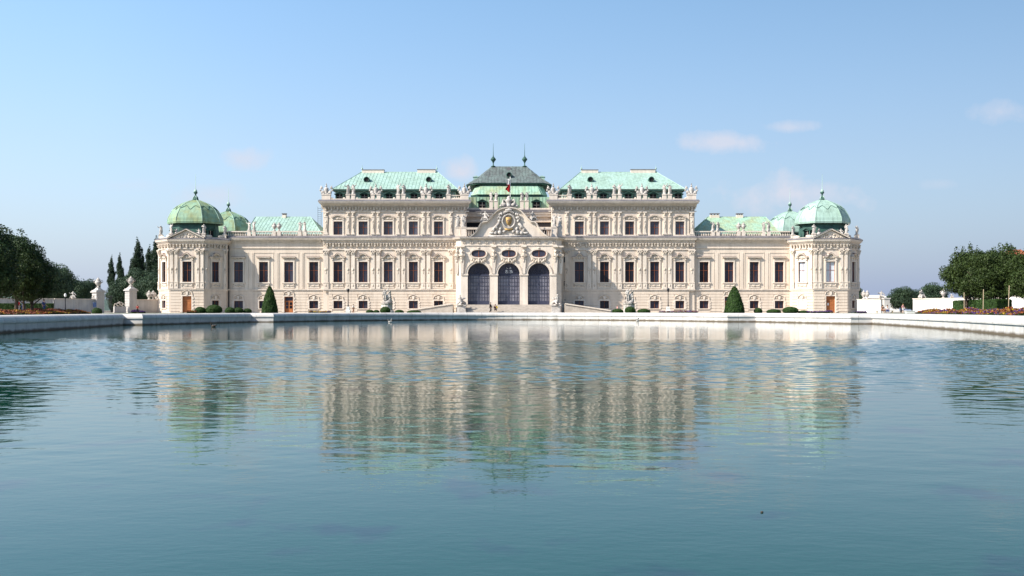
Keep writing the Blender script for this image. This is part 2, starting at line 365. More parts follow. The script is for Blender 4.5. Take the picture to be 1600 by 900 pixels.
def build_basin():
    P = BAS; n = len(P)
    prof = [(0, -.5), (0, .60), (-.09, .605), (-.10, .70), (-.07, .82), (.02, .95), (.14, 1.035), (.30, 1.08), (.55, 1.10), (1.35, 1.10), (1.36, .9)]
    rings = [[(x, y, z) for x, y in offset(P, o)] for o, z in prof]
    vs = [p for r in rings for p in r]; fs = []
    for i in range(len(prof) - 1):
        for k in range(n): fs.append((i * n + k, i * n + (k + 1) % n, (i + 1) * n + (k + 1) % n, (i + 1) * n + k))
    me = bpy.data.meshes.new('basin_rim'); me.from_pydata(vs, [], fs)
    L = [0]
    for i in range(n): L.append(L[-1] + math.dist(P[i], P[(i + 1) % n]))
    uv = me.uv_layers.new(name='UVMap')
    H = [0]
    for i in range(len(prof) - 1): H.append(H[-1] + math.dist(prof[i], prof[i + 1]))
    for pi, pl in enumerate(me.polygons):
        i, k = divmod(pi, n)
        for c, li in enumerate(pl.loop_indices):
            kk = k if c in (0, 3) else k + 1; ii = i if c < 2 else i + 1
            uv.data[li].uv = (L[kk], H[ii])
    m = bpy.data.materials.new('basin_stone'); m.use_nodes = True; nt = m.node_tree; N = nt.nodes; LK = nt.links; b = N['Principled BSDF']
    b.inputs['Roughness'].default_value = .85; b.inputs['Specular IOR Level'].default_value = .25
    geo = N.new('ShaderNodeNewGeometry'); sep = N.new('ShaderNodeSeparateXYZ'); LK.new(geo.outputs['Position'], sep.inputs[0])
    nz = N.new('ShaderNodeTexNoise'); nz.inputs['Scale'].default_value = .9; nz.inputs['Detail'].default_value = 6; LK.new(geo.outputs['Position'], nz.inputs['Vector'])
    cr = N.new('ShaderNodeValToRGB'); cr.color_ramp.elements[0].position = .3; cr.color_ramp.elements[1].position = .7
    cr.color_ramp.elements[0].color = (.50, .47, .44, 1); cr.color_ramp.elements[1].color = (.64, .61, .58, 1); LK.new(nz.outputs[0], cr.inputs[0])
    # block joints along the rim
    uvn = N.new('ShaderNodeUVMap'); su = N.new('ShaderNodeSeparateXYZ'); LK.new(uvn.outputs[0], su.inputs[0])
    dv = N.new('ShaderNodeMath'); dv.operation = 'DIVIDE'; dv.inputs[1].default_value = 2.3; LK.new(su.outputs[0], dv.inputs[0])
    fr = N.new('ShaderNodeMath'); fr.operation = 'FRACT'; LK.new(dv.outputs[0], fr.inputs[0])
    lt = N.new('ShaderNodeMath'); lt.operation = 'LESS_THAN'; lt.inputs[1].default_value = .018; LK.new(fr.outputs[0], lt.inputs[0])
    mj = N.new('ShaderNodeMixRGB'); mj.inputs[2].default_value = (.25, .22, .2, 1); LK.new(lt.outputs[0], mj.inputs[0]); LK.new(cr.outputs[0], mj.inputs[1])
    # algae / damp band just above the water line with streaks
    n2 = N.new('ShaderNodeTexNoise'); n2.inputs['Scale'].default_value = .8; n2.inputs['Detail'].default_value = 9; n2.inputs['Roughness'].default_value = .7
    mp = N.new('ShaderNodeMapping'); mp.inputs['Scale'].default_value = (1, 1, .25); LK.new(geo.outputs['Position'], mp.inputs[0]); LK.new(mp.outputs[0], n2.inputs['Vector'])
    ad = N.new('ShaderNodeMath'); ad.operation = 'MULTIPLY_ADD'; ad.inputs[1].default_value = -.34; LK.new(n2.outputs[0], ad.inputs[0]); LK.new(sep.outputs[2], ad.inputs[2])
    mr = N.new('ShaderNodeMapRange'); mr.inputs['From Min'].default_value = -.10; mr.inputs['From Max'].default_value = .05
    mr.inputs['To Min'].default_value = 1; mr.inputs['To Max'].default_value = 0; LK.new(ad.outputs[0], mr.inputs[0])
    md = N.new('ShaderNodeMixRGB'); md.inputs[2].default_value = (.13, .10, .07, 1); LK.new(mr.outputs[0], md.inputs[0]); LK.new(mj.outputs[0], md.inputs[1])
    LK.new(md.outputs[0], b.inputs['Base Color'])
    bp = N.new('ShaderNodeBump'); bp.inputs['Distance'].default_value = .02; bp.inputs['Strength'].default_value = .5; LK.new(nz.outputs[0], bp.inputs['Height']); LK.new(bp.outputs[0], b.inputs['Normal'])
    me.materials.append(m); me.update()
    o = link('basin_rim', me); o['kind'] = 'structure'
    # ground: one sheet from the rim out to the horizon
    gp = offset(P, 1.34); c = Vector((0, 75)); g = MB().use('gravel'); vs = [(x, y, G0) for x, y in gp]; fs = []
    prev = list(range(n)); 
    for ring, (rad) in enumerate((90, 260, 6000)):
        cur = []
        for x, y in gp:
            d = Vector((x, y)) - c; d.normalize(); cur.append(len(vs)); vs.append((c.x + d.x * rad, c.y + d.y * rad, G0))
        for k in range(n): fs.append((prev[k], prev[(k + 1) % n], cur[(k + 1) % n], cur[k]))
        prev = cur
    g.add(vs, [tuple(reversed(f)) for f in fs]); struct('ground', g)
    # water
    w = water_mesh(P)
    m = bpy.data.materials.new('pond_water'); m.use_nodes = True; nt = m.node_tree; N = nt.nodes; LK = nt.links; b = N['Principled BSDF']
    b.inputs['Roughness'].default_value = .02; b.inputs['IOR'].default_value = 1.333; b.inputs['Specular IOR Level'].default_value = .5
    geo = N.new('ShaderNodeNewGeometry'); sep = N.new('ShaderNodeSeparateXYZ'); LK.new(geo.outputs['Position'], sep.inputs[0])
    def noise(scale, stretch, detail=3, rough=.5):
        mp = N.new('ShaderNodeMapping'); mp.inputs['Scale'].default_value = stretch; LK.new(geo.outputs['Position'], mp.inputs[0])
        nz = N.new('ShaderNodeTexNoise'); nz.inputs['Scale'].default_value = scale; nz.inputs['Detail'].default_value = detail; nz.inputs['Roughness'].default_value = rough
        LK.new(mp.outputs[0], nz.inputs['Vector']); return nz.outputs['Fac']
    def math_(op, a, bb, clamp=False):
        nd = N.new('ShaderNodeMath'); nd.operation = op; nd.use_clamp = clamp
        for i, v in enumerate((a, bb)):
            if isinstance(v, (int, float)): nd.inputs[i].default_value = v
            else: LK.new(v, nd.inputs[i])
        return nd.outputs[0]
    # shallow floor colour seen through the water: teal with soft weed patches
    bed = noise(.9, (1, .8, 1), 5); cr = N.new('ShaderNodeValToRGB'); LK.new(bed, cr.inputs[0])
    cr.color_ramp.elements[0].position = .35; cr.color_ramp.elements[0].color = WATER_DARK
    cr.color_ramp.elements[1].position = .42; cr.color_ramp.elements[1].color = WATER_COL
    LK.new(cr.outputs[0], b.inputs['Base Color'])
    # the finest capillary texture; the ripples themselves are modelled in the mesh
    bp = N.new('ShaderNodeBump'); bp.inputs['Strength'].default_value = 1; bp.inputs['Distance'].default_value = .0011
    def mapr(v, a, bb, c, d):
        mr = N.new('ShaderNodeMapRange'); mr.interpolation_type = 'SMOOTHSTEP'
        for i, x in enumerate((a, bb, c, d)): mr.inputs[i + 1].default_value = x
        LK.new(v, mr.inputs[0]); return mr.outputs[0]
    ruffle = math_('MULTIPLY', mapr(sep.outputs[1], 15, 28, 0, 14), mapr(sep.outputs[1], 42, 54, 1, 0))
    LK.new(math_('ADD', noise(14.0, (.6, 1, 1), 2, .5), math_('MULTIPLY', noise(4.5, (.6, 1, 1), 3, .55), ruffle)), bp.inputs['Height']); LK.new(bp.outputs[0], b.inputs['Normal'])
    w.materials.append(m); w.update(); o = link('water', w); o['kind'] = 'structure'
WATER_COL = (.001, .046, .031, 1); WATER_DARK = (.001, .024, .026, 1)
build_basin()

# ------------------------------------------------------------------ figures (statues and people)
def skin_mesh(vs, es, rad, sub_lv=1):
    me = bpy.data.meshes.new('tmp'); me.from_pydata(vs, es, []); ob = bpy.data.objects.new('tmp', me); COL.objects.link(ob)
    ob.modifiers.new('s', 'SKIN'); sv = me.skin_vertices[0].data if me.skin_vertices else None
    if sv is None:
        bpy.context.view_layer.objects.active = ob; sv = me.skin_vertices[0].data
    for i, r in enumerate(rad): sv[i].radius = (r, r) if not isinstance(r, tuple) else r
    sv[0].use_root = True
    if sub_lv: m = ob.modifiers.new('b', 'SUBSURF'); m.levels = sub_lv; m.render_levels = sub_lv
    dg = bpy.context.evaluated_depsgraph_get(); dg.update()
    out = bpy.data.meshes.new_from_object(ob.evaluated_get(dg)); bpy.data.objects.remove(ob); return out
# standing figure 1.75 tall: joints
def joints(pose):
    J = dict(pel=(0, 0, .95), wai=(0, 0, 1.10), che=(0, 0, 1.32), nek=(0, 0, 1.49), hea=(0, -.02, 1.60), top=(0, -.01, 1.70),
             hL=(-.10, 0, .90), kL=(-.12, -.02, .50), aL=(-.12, .02, .09), fL=(-.13, -.13, .04),
             hR=(.10, 0, .90), kR=(.12, -.02, .50), aR=(.12, .02, .09), fR=(.13, -.13, .04),
             sL=(-.19, 0, 1.41), eL=(-.25, .02, 1.15), wL=(-.25, -.06, .90), nL=(-.25, -.09, .80),
             sR=(.19, 0, 1.41), eR=(.25, .02, 1.15), wR=(.25, -.06, .90), nR=(.25, -.09, .80))
    J.update(pose); return J
RAD = dict(pel=(.15, .12), wai=(.125, .10), che=(.16, .115), nek=.055, hea=.09, top=.07, hL=.10, kL=.062, aL=.042, fL=.035, hR=.10, kR=.062, aR=.042, fR=.035,
           sL=.065, eL=.045, wL=.032, nL=.03, sR=.065, eR=.045, wR=.032, nR=.03)
EDG = [('pel', 'wai'), ('wai', 'che'), ('che', 'nek'), ('nek', 'hea'), ('hea', 'top'), ('pel', 'hL'), ('hL', 'kL'), ('kL', 'aL'), ('aL', 'fL'),
       ('pel', 'hR'), ('hR', 'kR'), ('kR', 'aR'), ('aR', 'fR'), ('che', 'sL'), ('sL', 'eL'), ('eL', 'wL'), ('wL', 'nL'), ('che', 'sR'), ('sR', 'eR'), ('eR', 'wR'), ('wR', 'nR')]
def fig_mesh(pose, names=None, grow=0, lv=1, radii=None):
    J = joints(pose); rr = dict(RAD); rr.update(radii or {})
    E = [e for e in EDG if names is None or (e[0] in names and e[1] in names)]
    ks = []
    for e in E:
        for k in e:
            if k not in ks: ks.append(k)
    g = lambda r: tuple(x + grow for x in r) if isinstance(r, tuple) else r + grow
    return skin_mesh([J[k] for k in ks], [(ks.index(a), ks.index(b)) for a, b in E], [g(rr[k]) for k in ks], lv)
POSES = {
 'stand_a': dict(eL=(-.36, -.05, 1.22), wL=(-.18, -.25, 1.25), nL=(-.10, -.30, 1.27), eR=(.36, 0, 1.18), wR=(.34, -.10, .92), hea=(.03, -.03, 1.60), top=(.04, -.02, 1.70)),
 'stand_b': dict(eR=(.42, -.04, 1.50), wR=(.46, -.08, 1.76), nR=(.46, -.08, 1.86), eL=(-.32, .0, 1.17), wL=(-.2, -.15, 1.0), hea=(-.03, -.03, 1.60), top=(-.05, -.02, 1.69)),
 'stand_c': dict(eL=(-.42, .0, 1.30), wL=(-.55, -.08, 1.50), nL=(-.58, -.1, 1.6), eR=(.30, -.1, 1.2), wR=(.12, -.26, 1.22), nR=(.05, -.28, 1.24)),
}
def statue_data(kind):
    mb = MB().use('statue_stone', True)
    if kind in POSES:
        mb.mesh(fig_mesh(POSES[kind], None, .03, 1, dict(pel=(.19, .15), hL=.13, hR=.13, kL=.10, kR=.10, aL=.09, aR=.09)))
        mb.lathe([(.30, .0), (.31, .12), (.24, .45), (.22, .8), (.20, 1.02)], 0, .03, 10, sy=.8)          # robe falling to the plinth
        mb.tube([(-.2, .05, 1.42), (.05, -.16, 1.2), (.22, -.12, .95), (.28, .0, .45)], [.07, .09, .10, .07], 6)  # drape across the body
        mb.use('statue_stone').box(-.33, .33, -.28, .28, -.02, .1)
    elif kind == 'vase':
        mb.lathe([(.30, 0), (.30, .1), (.14, .2), (.12, .32), (.30, .5), (.44, .8), (.47, 1.0), (.36, 1.18), (.26, 1.25), (.34, 1.33), (.30, 1.42), (.14, 1.55), (.10, 1.68), (.02, 1.78)], 0, 0, 12)
        for a in (0, math.pi): mb.tube([(math.cos(a) * .44, 0, .85), (math.cos(a) * .62, 0, 1.0), (math.cos(a) * .56, 0, 1.22), (math.cos(a) * .34, 0, 1.28)], .05, 5)
    elif kind == 'trophy':
        mb.lathe([(.34, 0), (.30, .12), (.26, .3), (.36, .7), (.40, 1.0), (.30, 1.16), (.11, 1.22), (.10, 1.3)], 0, 0, 10, sy=.75)   # cuirass on a stump
        mb.ball((0, 0, 1.45), (.17, .2, .18)); mb.tube([(0, .12, 1.5), (0, .1, 1.78), (0, -.05, 1.9)], [.04, .09, .03], 6)             # crested helmet
        for sx in (-1, 1):
            mb.tube([(sx * .1, .12, .2), (sx * .95, .12, 1.55)], .035, 5)
            mb.tube([(sx * .1, .18, .1), (sx * 1.15, .18, 1.0)], .03, 5)
            mb.ball((sx * .82, .12, 1.15), (.22, .06, .28), jit=.12); mb.ball((sx * .6, -.05, .36), (.36, .12, .34), jit=.06)
            mb.ball((sx * 1.0, .1, .72), (.18, .08, .16), jit=.15); mb.ball((sx * .35, -.18, .16), (.22, .16, .14), jit=.1)
        mb.use('statue_stone').box(-.75, .75, -.3, .3, -.02, .09)
    elif kind == 'seated':
        p = dict(pel=(0, .1, .5), wai=(0, .08, .68), che=(.02, .03, .92), nek=(.03, 0, 1.08), hea=(.04, -.04, 1.19), top=(.04, -.04, 1.3),
                 hL=(-.1, .05, .45), kL=(-.2, -.35, .48), aL=(-.35, -.42, .1), fL=(-.4, -.5, .05), hR=(.12, .05, .45), kR=(.35, -.2, .5), aR=(.55, -.3, .12), fR=(.62, -.35, .06),
                 sL=(-.18, .03, 1.0), eL=(-.4, -.05, .85), wL=(-.5, -.2, 1.0), nL=(-.55, -.25, 1.08), sR=(.2, .03, 1.0), eR=(.4, .05, .78), wR=(.55, -.02, .6), nR=(.6, -.02, .52))
        mb.mesh(fig_mesh(p, None, .03)); mb.ball((0, .12, .22), (.45, .35, .3), jit=.1); mb.tube([(-.3, .1, .5), (0, -.2, .45), (.3, -.1, .4), (.55, .0, .15)], [.1, .15, .14, .1], 6)
    elif kind == 'sphinx':
        mb.use('statue_stone', True)
        body = skin_mesh([(0, .35, .45), (0, .05, .5), (0, -.3, .62), (0, -.38, .95), (0, -.42, 1.22), (0, -.42, 1.42), (-.2, -.4, .3), (-.22, -.75, .12), (.2, -.4, .3), (.22, -.75, .12), (-.28, .5, .25), (-.3, .2, .12), (.28, .5, .25), (.3, .2, .12)],
                         [(0, 1), (1, 2), (2, 3), (3, 4), (4, 5), (2, 6), (6, 7), (2, 8), (8, 9), (0, 10), (10, 11), (0, 12), (12, 13)], [.3, .27, .26, .17, .17, .12, .12, .09, .12, .09, .16, .1, .16, .1])
        mb.mesh(body)
        for sx in (-1, 1): mb.tube([(sx * .2, -.2, .85), (sx * .33, .15, 1.1), (sx * .3, .4, 1.05)], [.08, .14, .05], 6); mb.tube([(sx * .13, -.4, 1.3), (sx * .2, -.38, 1.05), (sx * .2, -.42, .9)], [.08, .08, .04], 6)
        mb.tube([(0, -.42, 1.38), (0, -.42, 1.62), (0, -.4, 1.74)], [.10, .09, .03], 6)
        mb.use('statue_stone').box(-.42, .42, -.85, .75, -.02, .1)
    return mb.data('statue_' + kind)
SD = {k: statue_data(k) for k in ('stand_a', 'stand_b', 'stand_c', 'vase', 'trophy', 'seated', 'sphinx')}
def put_statue(kind, x, y, z, h, label, group, rot=0, name=None, cat=None):
    d = SD[kind]; H = {'vase': 1.78, 'trophy': 1.9, 'seated': 1.36, 'sphinx': 1.74}.get(kind, 1.76); s = h / H
    nm = name or {'vase': 'stone_vase', 'trophy': 'stone_trophy', 'sphinx': 'sphinx'}.get(kind, 'statue')
    o = link(nm, d); o.location = (x, y, z); o.rotation_euler = (0, 0, rot); o.scale = (s, s, s)
    tag(o, label, cat or {'vase': 'vase', 'trophy': 'trophy sculpture', 'sphinx': 'sphinx statue'}.get(kind, 'statue'), group); return o

# ------------------------------------------------------------------ the palace
XC = -.55; Y0 = 175.0; S = Y0 / F
PAL = empty('palace', (XC, Y0, G0))
tag(PAL, 'long cream baroque palace with green copper roofs and corner domes behind the pond', 'palace')
def z(py): return GZ(py, Y0)
Z_STR = z(452.3); Z_WB, Z_WT = z(441), z(409); Z_GB, Z_GT = z(482), z(470)
Z_CB, Z_CT = z(379), z(371.5)
Z_UB, Z_UT = z(367), z(346); Z_UCB, Z_UCT = z(322.5), z(315.5); Z_PT = z(304)
CACHE = {}
def cached(key, fn):
    if key not in CACHE: CACHE[key] = fn()
    return CACHE[key]
def P(name, mb, W=None):
    d = mb.data(name) if isinstance(mb, MB) else mb
    o = bpy.data.objects.new(name, d); COL.objects.link(o); o.parent = PAL
    o.matrix_local = T(-XC, -Y0, -G0) @ (W if W is not None else Matrix.Identity(4)); return o

def wall_holes(mb, x0, x1, z0, z1, holes, depth=.45):
    xs = sorted({x0, x1} | {h[0] for h in holes} | {h[1] for h in holes}); zs = sorted({z0, z1} | {h[2] for h in holes} | {h[3] for h in holes})
    for i in range(len(xs) - 1):
        for j in range(len(zs) - 1):
            cx = (xs[i] + xs[i + 1]) / 2; cz = (zs[j] + zs[j + 1]) / 2
            if any(h[0] < cx < h[1] and h[2] < cz < h[3] for h in holes): continue
            mb.add([(xs[i], 0, zs[j]), (xs[i + 1], 0, zs[j]), (xs[i + 1], 0, zs[j + 1]), (xs[i], 0, zs[j + 1])], [(0, 1, 2, 3)])
    for a, b, c, d in holes:
        mb.add([(a, 0, c), (b, 0, c), (b, 0, d), (a, 0, d), (a, depth, c), (b, depth, c), (b, depth, d), (a, depth, d)],
               [(0, 4, 5, 1), (1, 5, 6, 2), (2, 6, 7, 3), (3, 7, 4, 0)])
def courses(mb, x0, x1, z0, z1, holes, h=.50, gap=.085, d=.075):
    n = max(1, round((z1 - z0) / h)); hh = (z1 - z0) / n
    for i in range(n):
        a = z0 + i * hh + gap / 2; b = z0 + (i + 1) * hh - gap / 2; segs = [(x0, x1)]
        for H in holes:
            if H[2] < b and H[3] > a:
                ns = []
                for p, q in segs:
                    if H[1] <= p or H[0] >= q: ns.append((p, q))
                    else:
                        if H[0] > p: ns.append((p, H[0]))
                        if H[1] < q: ns.append((H[1], q))
                segs = ns
        for p, q in segs:
            if q - p > .05: mb.box(p, q, -d, .02, a, b)
WW = .79                                   # half width of a window opening
def sash(w, zb, zt, rows, cols=2, m='wood_red', bar=.028, t=.055, mid=None):
    mb = MB().use(m); y0, y1 = .20, .28
    mb.box(-w, -w + t, y0, y1, zb, zt).box(w - t, w, y0, y1, zb, zt).box(-w + t, w - t, y0, y1, zb, zb + t).box(-w + t, w - t, y0, y1, zt - t, zt)
    mb.box(-bar, bar, y0 - .02, y1 - .02, zb + t, zt - t)
    for r in rows:
        zz = zb + (zt - zb) * r; mb.box(-w + t, -bar, y0 + .01, y1, zz - bar, zz + bar); mb.box(bar, w - t, y0 + .01, y1, zz - bar, zz + bar)
    for r in (mid or []):
        zz = zb + (zt - zb) * r
        mb.box(-w + t, -bar, y0 + .03, y1, zz - .018, zz + .018); mb.box(bar, w - t, y0 + .03, y1, zz - .018, zz + .018)
    return mb
def pane(w, zb, zt, m='glass', y=.27):
    mb = MB().use(m); mb.box(-w + .03, w - .03, y, y + .03, zb + .03, zt - .03); return mb
def relief(mb, cx, cz, w, h, n=6, y=-.06):
    rs = random.Random(int(cx * 100) + int(cz * 10) + n)
    mb.ball((cx, y, cz), (w * .22, .12, h * .38), n=8, m=4)
    for i in range(n):
        s = -1 if i % 2 else 1; t = (i // 2 + 1) / (n // 2 + .5)
        mb.ball((cx + s * w * .5 * t, y, cz + rs.uniform(-.15, .2) * h * (1 - t * .3)), (w * .10, .09, h * rs.uniform(.15, .26)), n=6, m=4)
def surround(w, zb, zt, kind):
    mb = MB().use('trim'); b = .24; d = -.13
    mb.box(-w - b, -w, d, 0, zb, zt + b).box(w, w + b, d, 0, zb, zt + b).box(-w, w, d, 0, zt, zt + b)
    if kind != 'ground':
        mb.box(-w - .38, w + .38, -.24, 0, zb - .20, zb - .002)
        mb.box(-w - .24, w + .24, -.08, 0, zb - 1.0, zb - .22)
        mb.use('ornament', True); relief(mb, 0, zb - .6, 1.5, .5, 6, -.09)
        for s in (-1, 1): mb.ball((s * (w + .1), -.1, zb - .55), (.12, .1, .28), n=6, m=4)
    else:
        mb.box(-w - .28, w + .28, -.16, 0, zb - .14, zb - .002)
        for i in range(3):                 # blocked quoins beside the opening
            zz = zb + (zt - zb) * (i + .12) / 3; mb.box(-w - .42, -w - .2, -.15, 0, zz, zz + .28); mb.box(w + .2, w + .42, -.15, 0, zz, zz + .28)
    return mb
def hood(w, zt, kind):
    mb = MB().use('trim')
    if kind == 'flat':
        mb.box(-w - .12, w + .12, -.10, 0, zt + .26, zt + .72); mb.box(-w - .42, w + .42, -.42, 0, zt + .74, zt + .86); mb.use('hood_lead').box(-w - .44, w + .44, -.45, 0, zt + .862, zt + .92).use('trim')
        mb.box(-w - .34, w + .34, -.30, 0, zt + .66, zt + .74); mb.use('ornament', True); relief(mb, 0, zt + .5, 1.4, .36, 6, -.12)
    elif kind in ('round', 'peak'):
        if kind == 'round': c = [(-.62, .22)] + [(.62 * math.cos(a), .22 + .50 * math.sin(a)) for a in [math.pi * (1 - i / 8) for i in range(1, 8)]] + [(.62, .22)]
        else: c = [(-.62, .2), (-.5, .30), (-.32, .55), (0, .74), (.32, .55), (.5, .30), (.62, .2)]
        path = [(-w - .5, zt + .72), (-w + .02, zt + .74)] + [(x, zt + .62 + q) for x, q in c] + [(w - .02, zt + .74), (w + .5, zt + .72)]
        mb.strip(path, .15, -.46, 0); mb.use('hood_lead').strip([(x, q + .15) for x, q in path], .05, -.49, 0); mb.use('trim'); mb.strip([(x, q - .1) for x, q in path], .1, -.28, 0)
        mb.prism([(-.75, zt + .27), (.75, zt + .27), (.6, zt + 1.0), (0, zt + 1.22), (-.6, zt + 1.0)], -.08, 0)
        for s in (-1, 1): mb.box(s * (w + .02), s * (w + .3), -.26, 0, zt + .26, zt + .70)
        mb.use('ornament', True); relief(mb, 0, zt + .72, 1.3, .8, 8, -.16)
    elif kind == 'seg':
        path = [(-w - .35, zt + .62), (-w - .05, zt + .66)] + [((w - .1) * math.cos(a), zt + .64 + .34 * math.sin(a)) for a in [math.pi * (1 - i / 8) for i in range(1, 8)]] + [(w + .05, zt + .66), (w + .35, zt + .62)]
        mb.strip(path, .12, -.32, 0); mb.use('hood_lead').strip([(x, q + .12) for x, q in path], .035, -.34, 0); mb.use('trim')
        for s in (-1, 1): mb.box(s * (w + .02), s * (w + .22), -.18, 0, zt + .24, zt + .62)
        mb.use('ornament', True); relief(mb, 0, zt + .5, 1.5, .5, 8, -.10)
    elif kind == 'ground':
        path = [(-w - .1, zt + .30), (-w + .0, zt + .72), (-w + .3, zt + .86)] + [(.32 * math.cos(a), zt + .92 + .14 * math.sin(a)) for a in [math.pi * (1 - i / 6) for i in range(0, 7)]] + [(w - .3, zt + .86), (w, zt + .72), (w + .1, zt + .30)]
        mb.strip(path, .10, -.20, 0); mb.prism([(-.14, zt + .24), (.14, zt + .24), (.24, zt + .84), (-.24, zt + .84)], -.22, 0)
        mb.use('ornament', True)
        for s in (-1, 1): mb.ball((s * .42, -.06, zt + .52), (.2, .08, .16), n=6, m=4)
    return mb
def window(W, zb, zt, style, glass='glass', hk=None, w=WW):
    k = (round(zb, 2), round(zt, 2), style, w)
    rows = {'main': [.58], 'upper': [.56], 'ground': []}[style]; mid = []
    o = P('window', cached(('sash',) + k, lambda: sash(w, zb, zt, rows, mid=mid, m='wood_red').data('window')), W)
    sub('pane', cached(('pane', glass) + k, lambda: pane(w, zb, zt, glass).data('pane')), o)
    sub('surround', cached(('sur',) + k, lambda: surround(w, zb, zt, style).data('surround')), o)
    hk = hk or {'main': 'flat', 'upper': 'seg', 'ground': 'ground'}[style]
    sub('hood', cached(('hood', hk) + k, lambda: hood(w, zt, hk).data('hood')), o); return o
def door(W, zb, zt, glazed=False, w=WW, notice=False):
    mb = MB().use('wood_door'); y0 = .18
    mb.box(-w, -w + .12, y0, y0 + .12, zb, zt).box(w - .12, w, y0, y0 + .12, zb, zt).box(-w + .12, w - .12, y0, y0 + .12, zt - .12, zt).box(-w + .12, w - .12, y0 + .01, y0 + .11, zb + (zt - zb) * .70, zb + (zt - zb) * .70 + .1)
    o = P('door', mb, W)
    for s in (-1, 1):
        lf = MB().use('wood_door'); a, b = sorted((s * .015, s * (w - .13))); lf.box(a, b, y0 + .05, y0 + .10, zb + .02, zb + (zt - zb) * .70)
        hgt = (zt - zb) * .70
        for i in range(3):
            q = zb + .12 + i * (hgt - .15) / 3
            (lf.use('glass') if glazed and i else lf.use('wood_door')).box(a + .1, b - .1, y0 + .02, y0 + .06, q, q + (hgt - .15) / 3 - .12)
        sub('door_leaf', lf, o)
    tr = MB().use('glass' if glazed else 'wood_door'); tr.box(-w + .14, w - .14, y0 + .04, y0 + .09, zb + (zt - zb) * .70 + .12, zt - .14); sub('transom', tr, o)
    if notice:
        nb = MB().use('cloth_white'); nb.box(-.52, -.22, y0 - .01, y0 + .012, zb + 1.25, zb + 1.65); sub('notice', nb, o)
    sr = MB().use('trim'); b = .2
    sr.box(-w - b, -w, -.14, 0, zb, zt + b).box(w, w + b, -.14, 0, zb, zt + b).box(-w, w, -.14, 0, zt, zt + b)
    for i in range(5):
        q = zb + .1 + (zt - zb) * i / 5; sr.box(-w - .4, -w - .18, -.16, 0, q, q + .26); sr.box(w + .18, w + .4, -.16, 0, q, q + .26)
    sub('surround', sr, o)
    sub('hood', hood(w, zt - .05, 'ground'), o)
def pilaster(W, zb, zt, hw=.34, deco='main'):
    def mk():
        mb = MB().use('trim'); d = -.22
        mb.box(-hw - .08, hw + .08, d - .08, 0, zb, zb + .18)
        if deco == 'main':
            mb.box(-hw - .06, hw + .06, d - .05, 0, zb + .18, zb + 1.05); mb.box(-hw - .1, hw + .1, d - .1, 0, zb + 1.05, zb + 1.2)
            mb.box(-hw, hw, d, 0, zb + 1.2, zt - .75); mb.box(-hw - .07, hw + .07, d - .06, 0, zt - .86, zt - .78)
            mb.prism([(-hw, zt - .78), (hw, zt - .78), (hw + .18, zt - .14), (-hw - .18, zt - .14)], d - .08, 0); mb.box(-hw - .24, hw + .24, d - .2, 0, zt - .14, zt)
            mb.use('ornament', True)
            for s in (-1, 1):
                mb.ball((s * (hw + .04), d - .14, zt - .26), (.15, .13, .14), n=7, m=4); mb.ball((s * hw * .45, d - .12, zt - .52), (.11, .1, .2), n=6, m=4)
            mb.ball((0, d - .12, zt - .36), (.1, .1, .16), n=6, m=4)
            cz = zb + (zt - zb) * .5
            mb.ball((0, d - .02, cz), (hw * .75, .06, .3), n=8, m=4); mb.ball((0, d - .04, cz), (hw * .35, .08, .14), n=6, m=4); mb.ball((0, d - .01, cz - .55), (hw * .3, .05, .25), n=6, m=4)
            mb.ball((0, d - .06, zb + .62), (.14, .06, .25), n=6, m=4)
        else:                                  # tapering herm pilaster of the upper storey
            mb.box(-hw * .8, hw * .8, d, 0, zb + .18, zb + .5)
            mb.prism([(-hw * .55, zb + .5), (hw * .55, zb + .5), (hw * .95, zt - .95), (-hw * .95, zt - .95)], d, 0)
            mb.box(-hw - .04, hw + .04, d - .06, 0, zt - .95, zt - .85); mb.box(-hw * .7, hw * .7, d + .02, 0, zt - .85, zt - .2); mb.box(-hw - .08, hw + .08, d - .08, 0, zt - .2, zt)
            mb.use('ornament', True); mb.ball((0, d - .02, zt - .5), (hw * .6, .1, .24), n=7, m=4); mb.ball((0, d - .01, zb + 1.5), (hw * .35, .06, .5), n=6, m=4); mb.ball((0, d - .01, zb + 2.3), (hw * .45, .06, .2), n=6, m=4)
        return mb.data('pilaster')
    return P('pilaster', cached(('pil', round(zb, 2), round(zt, 2), hw, deco), mk), W)
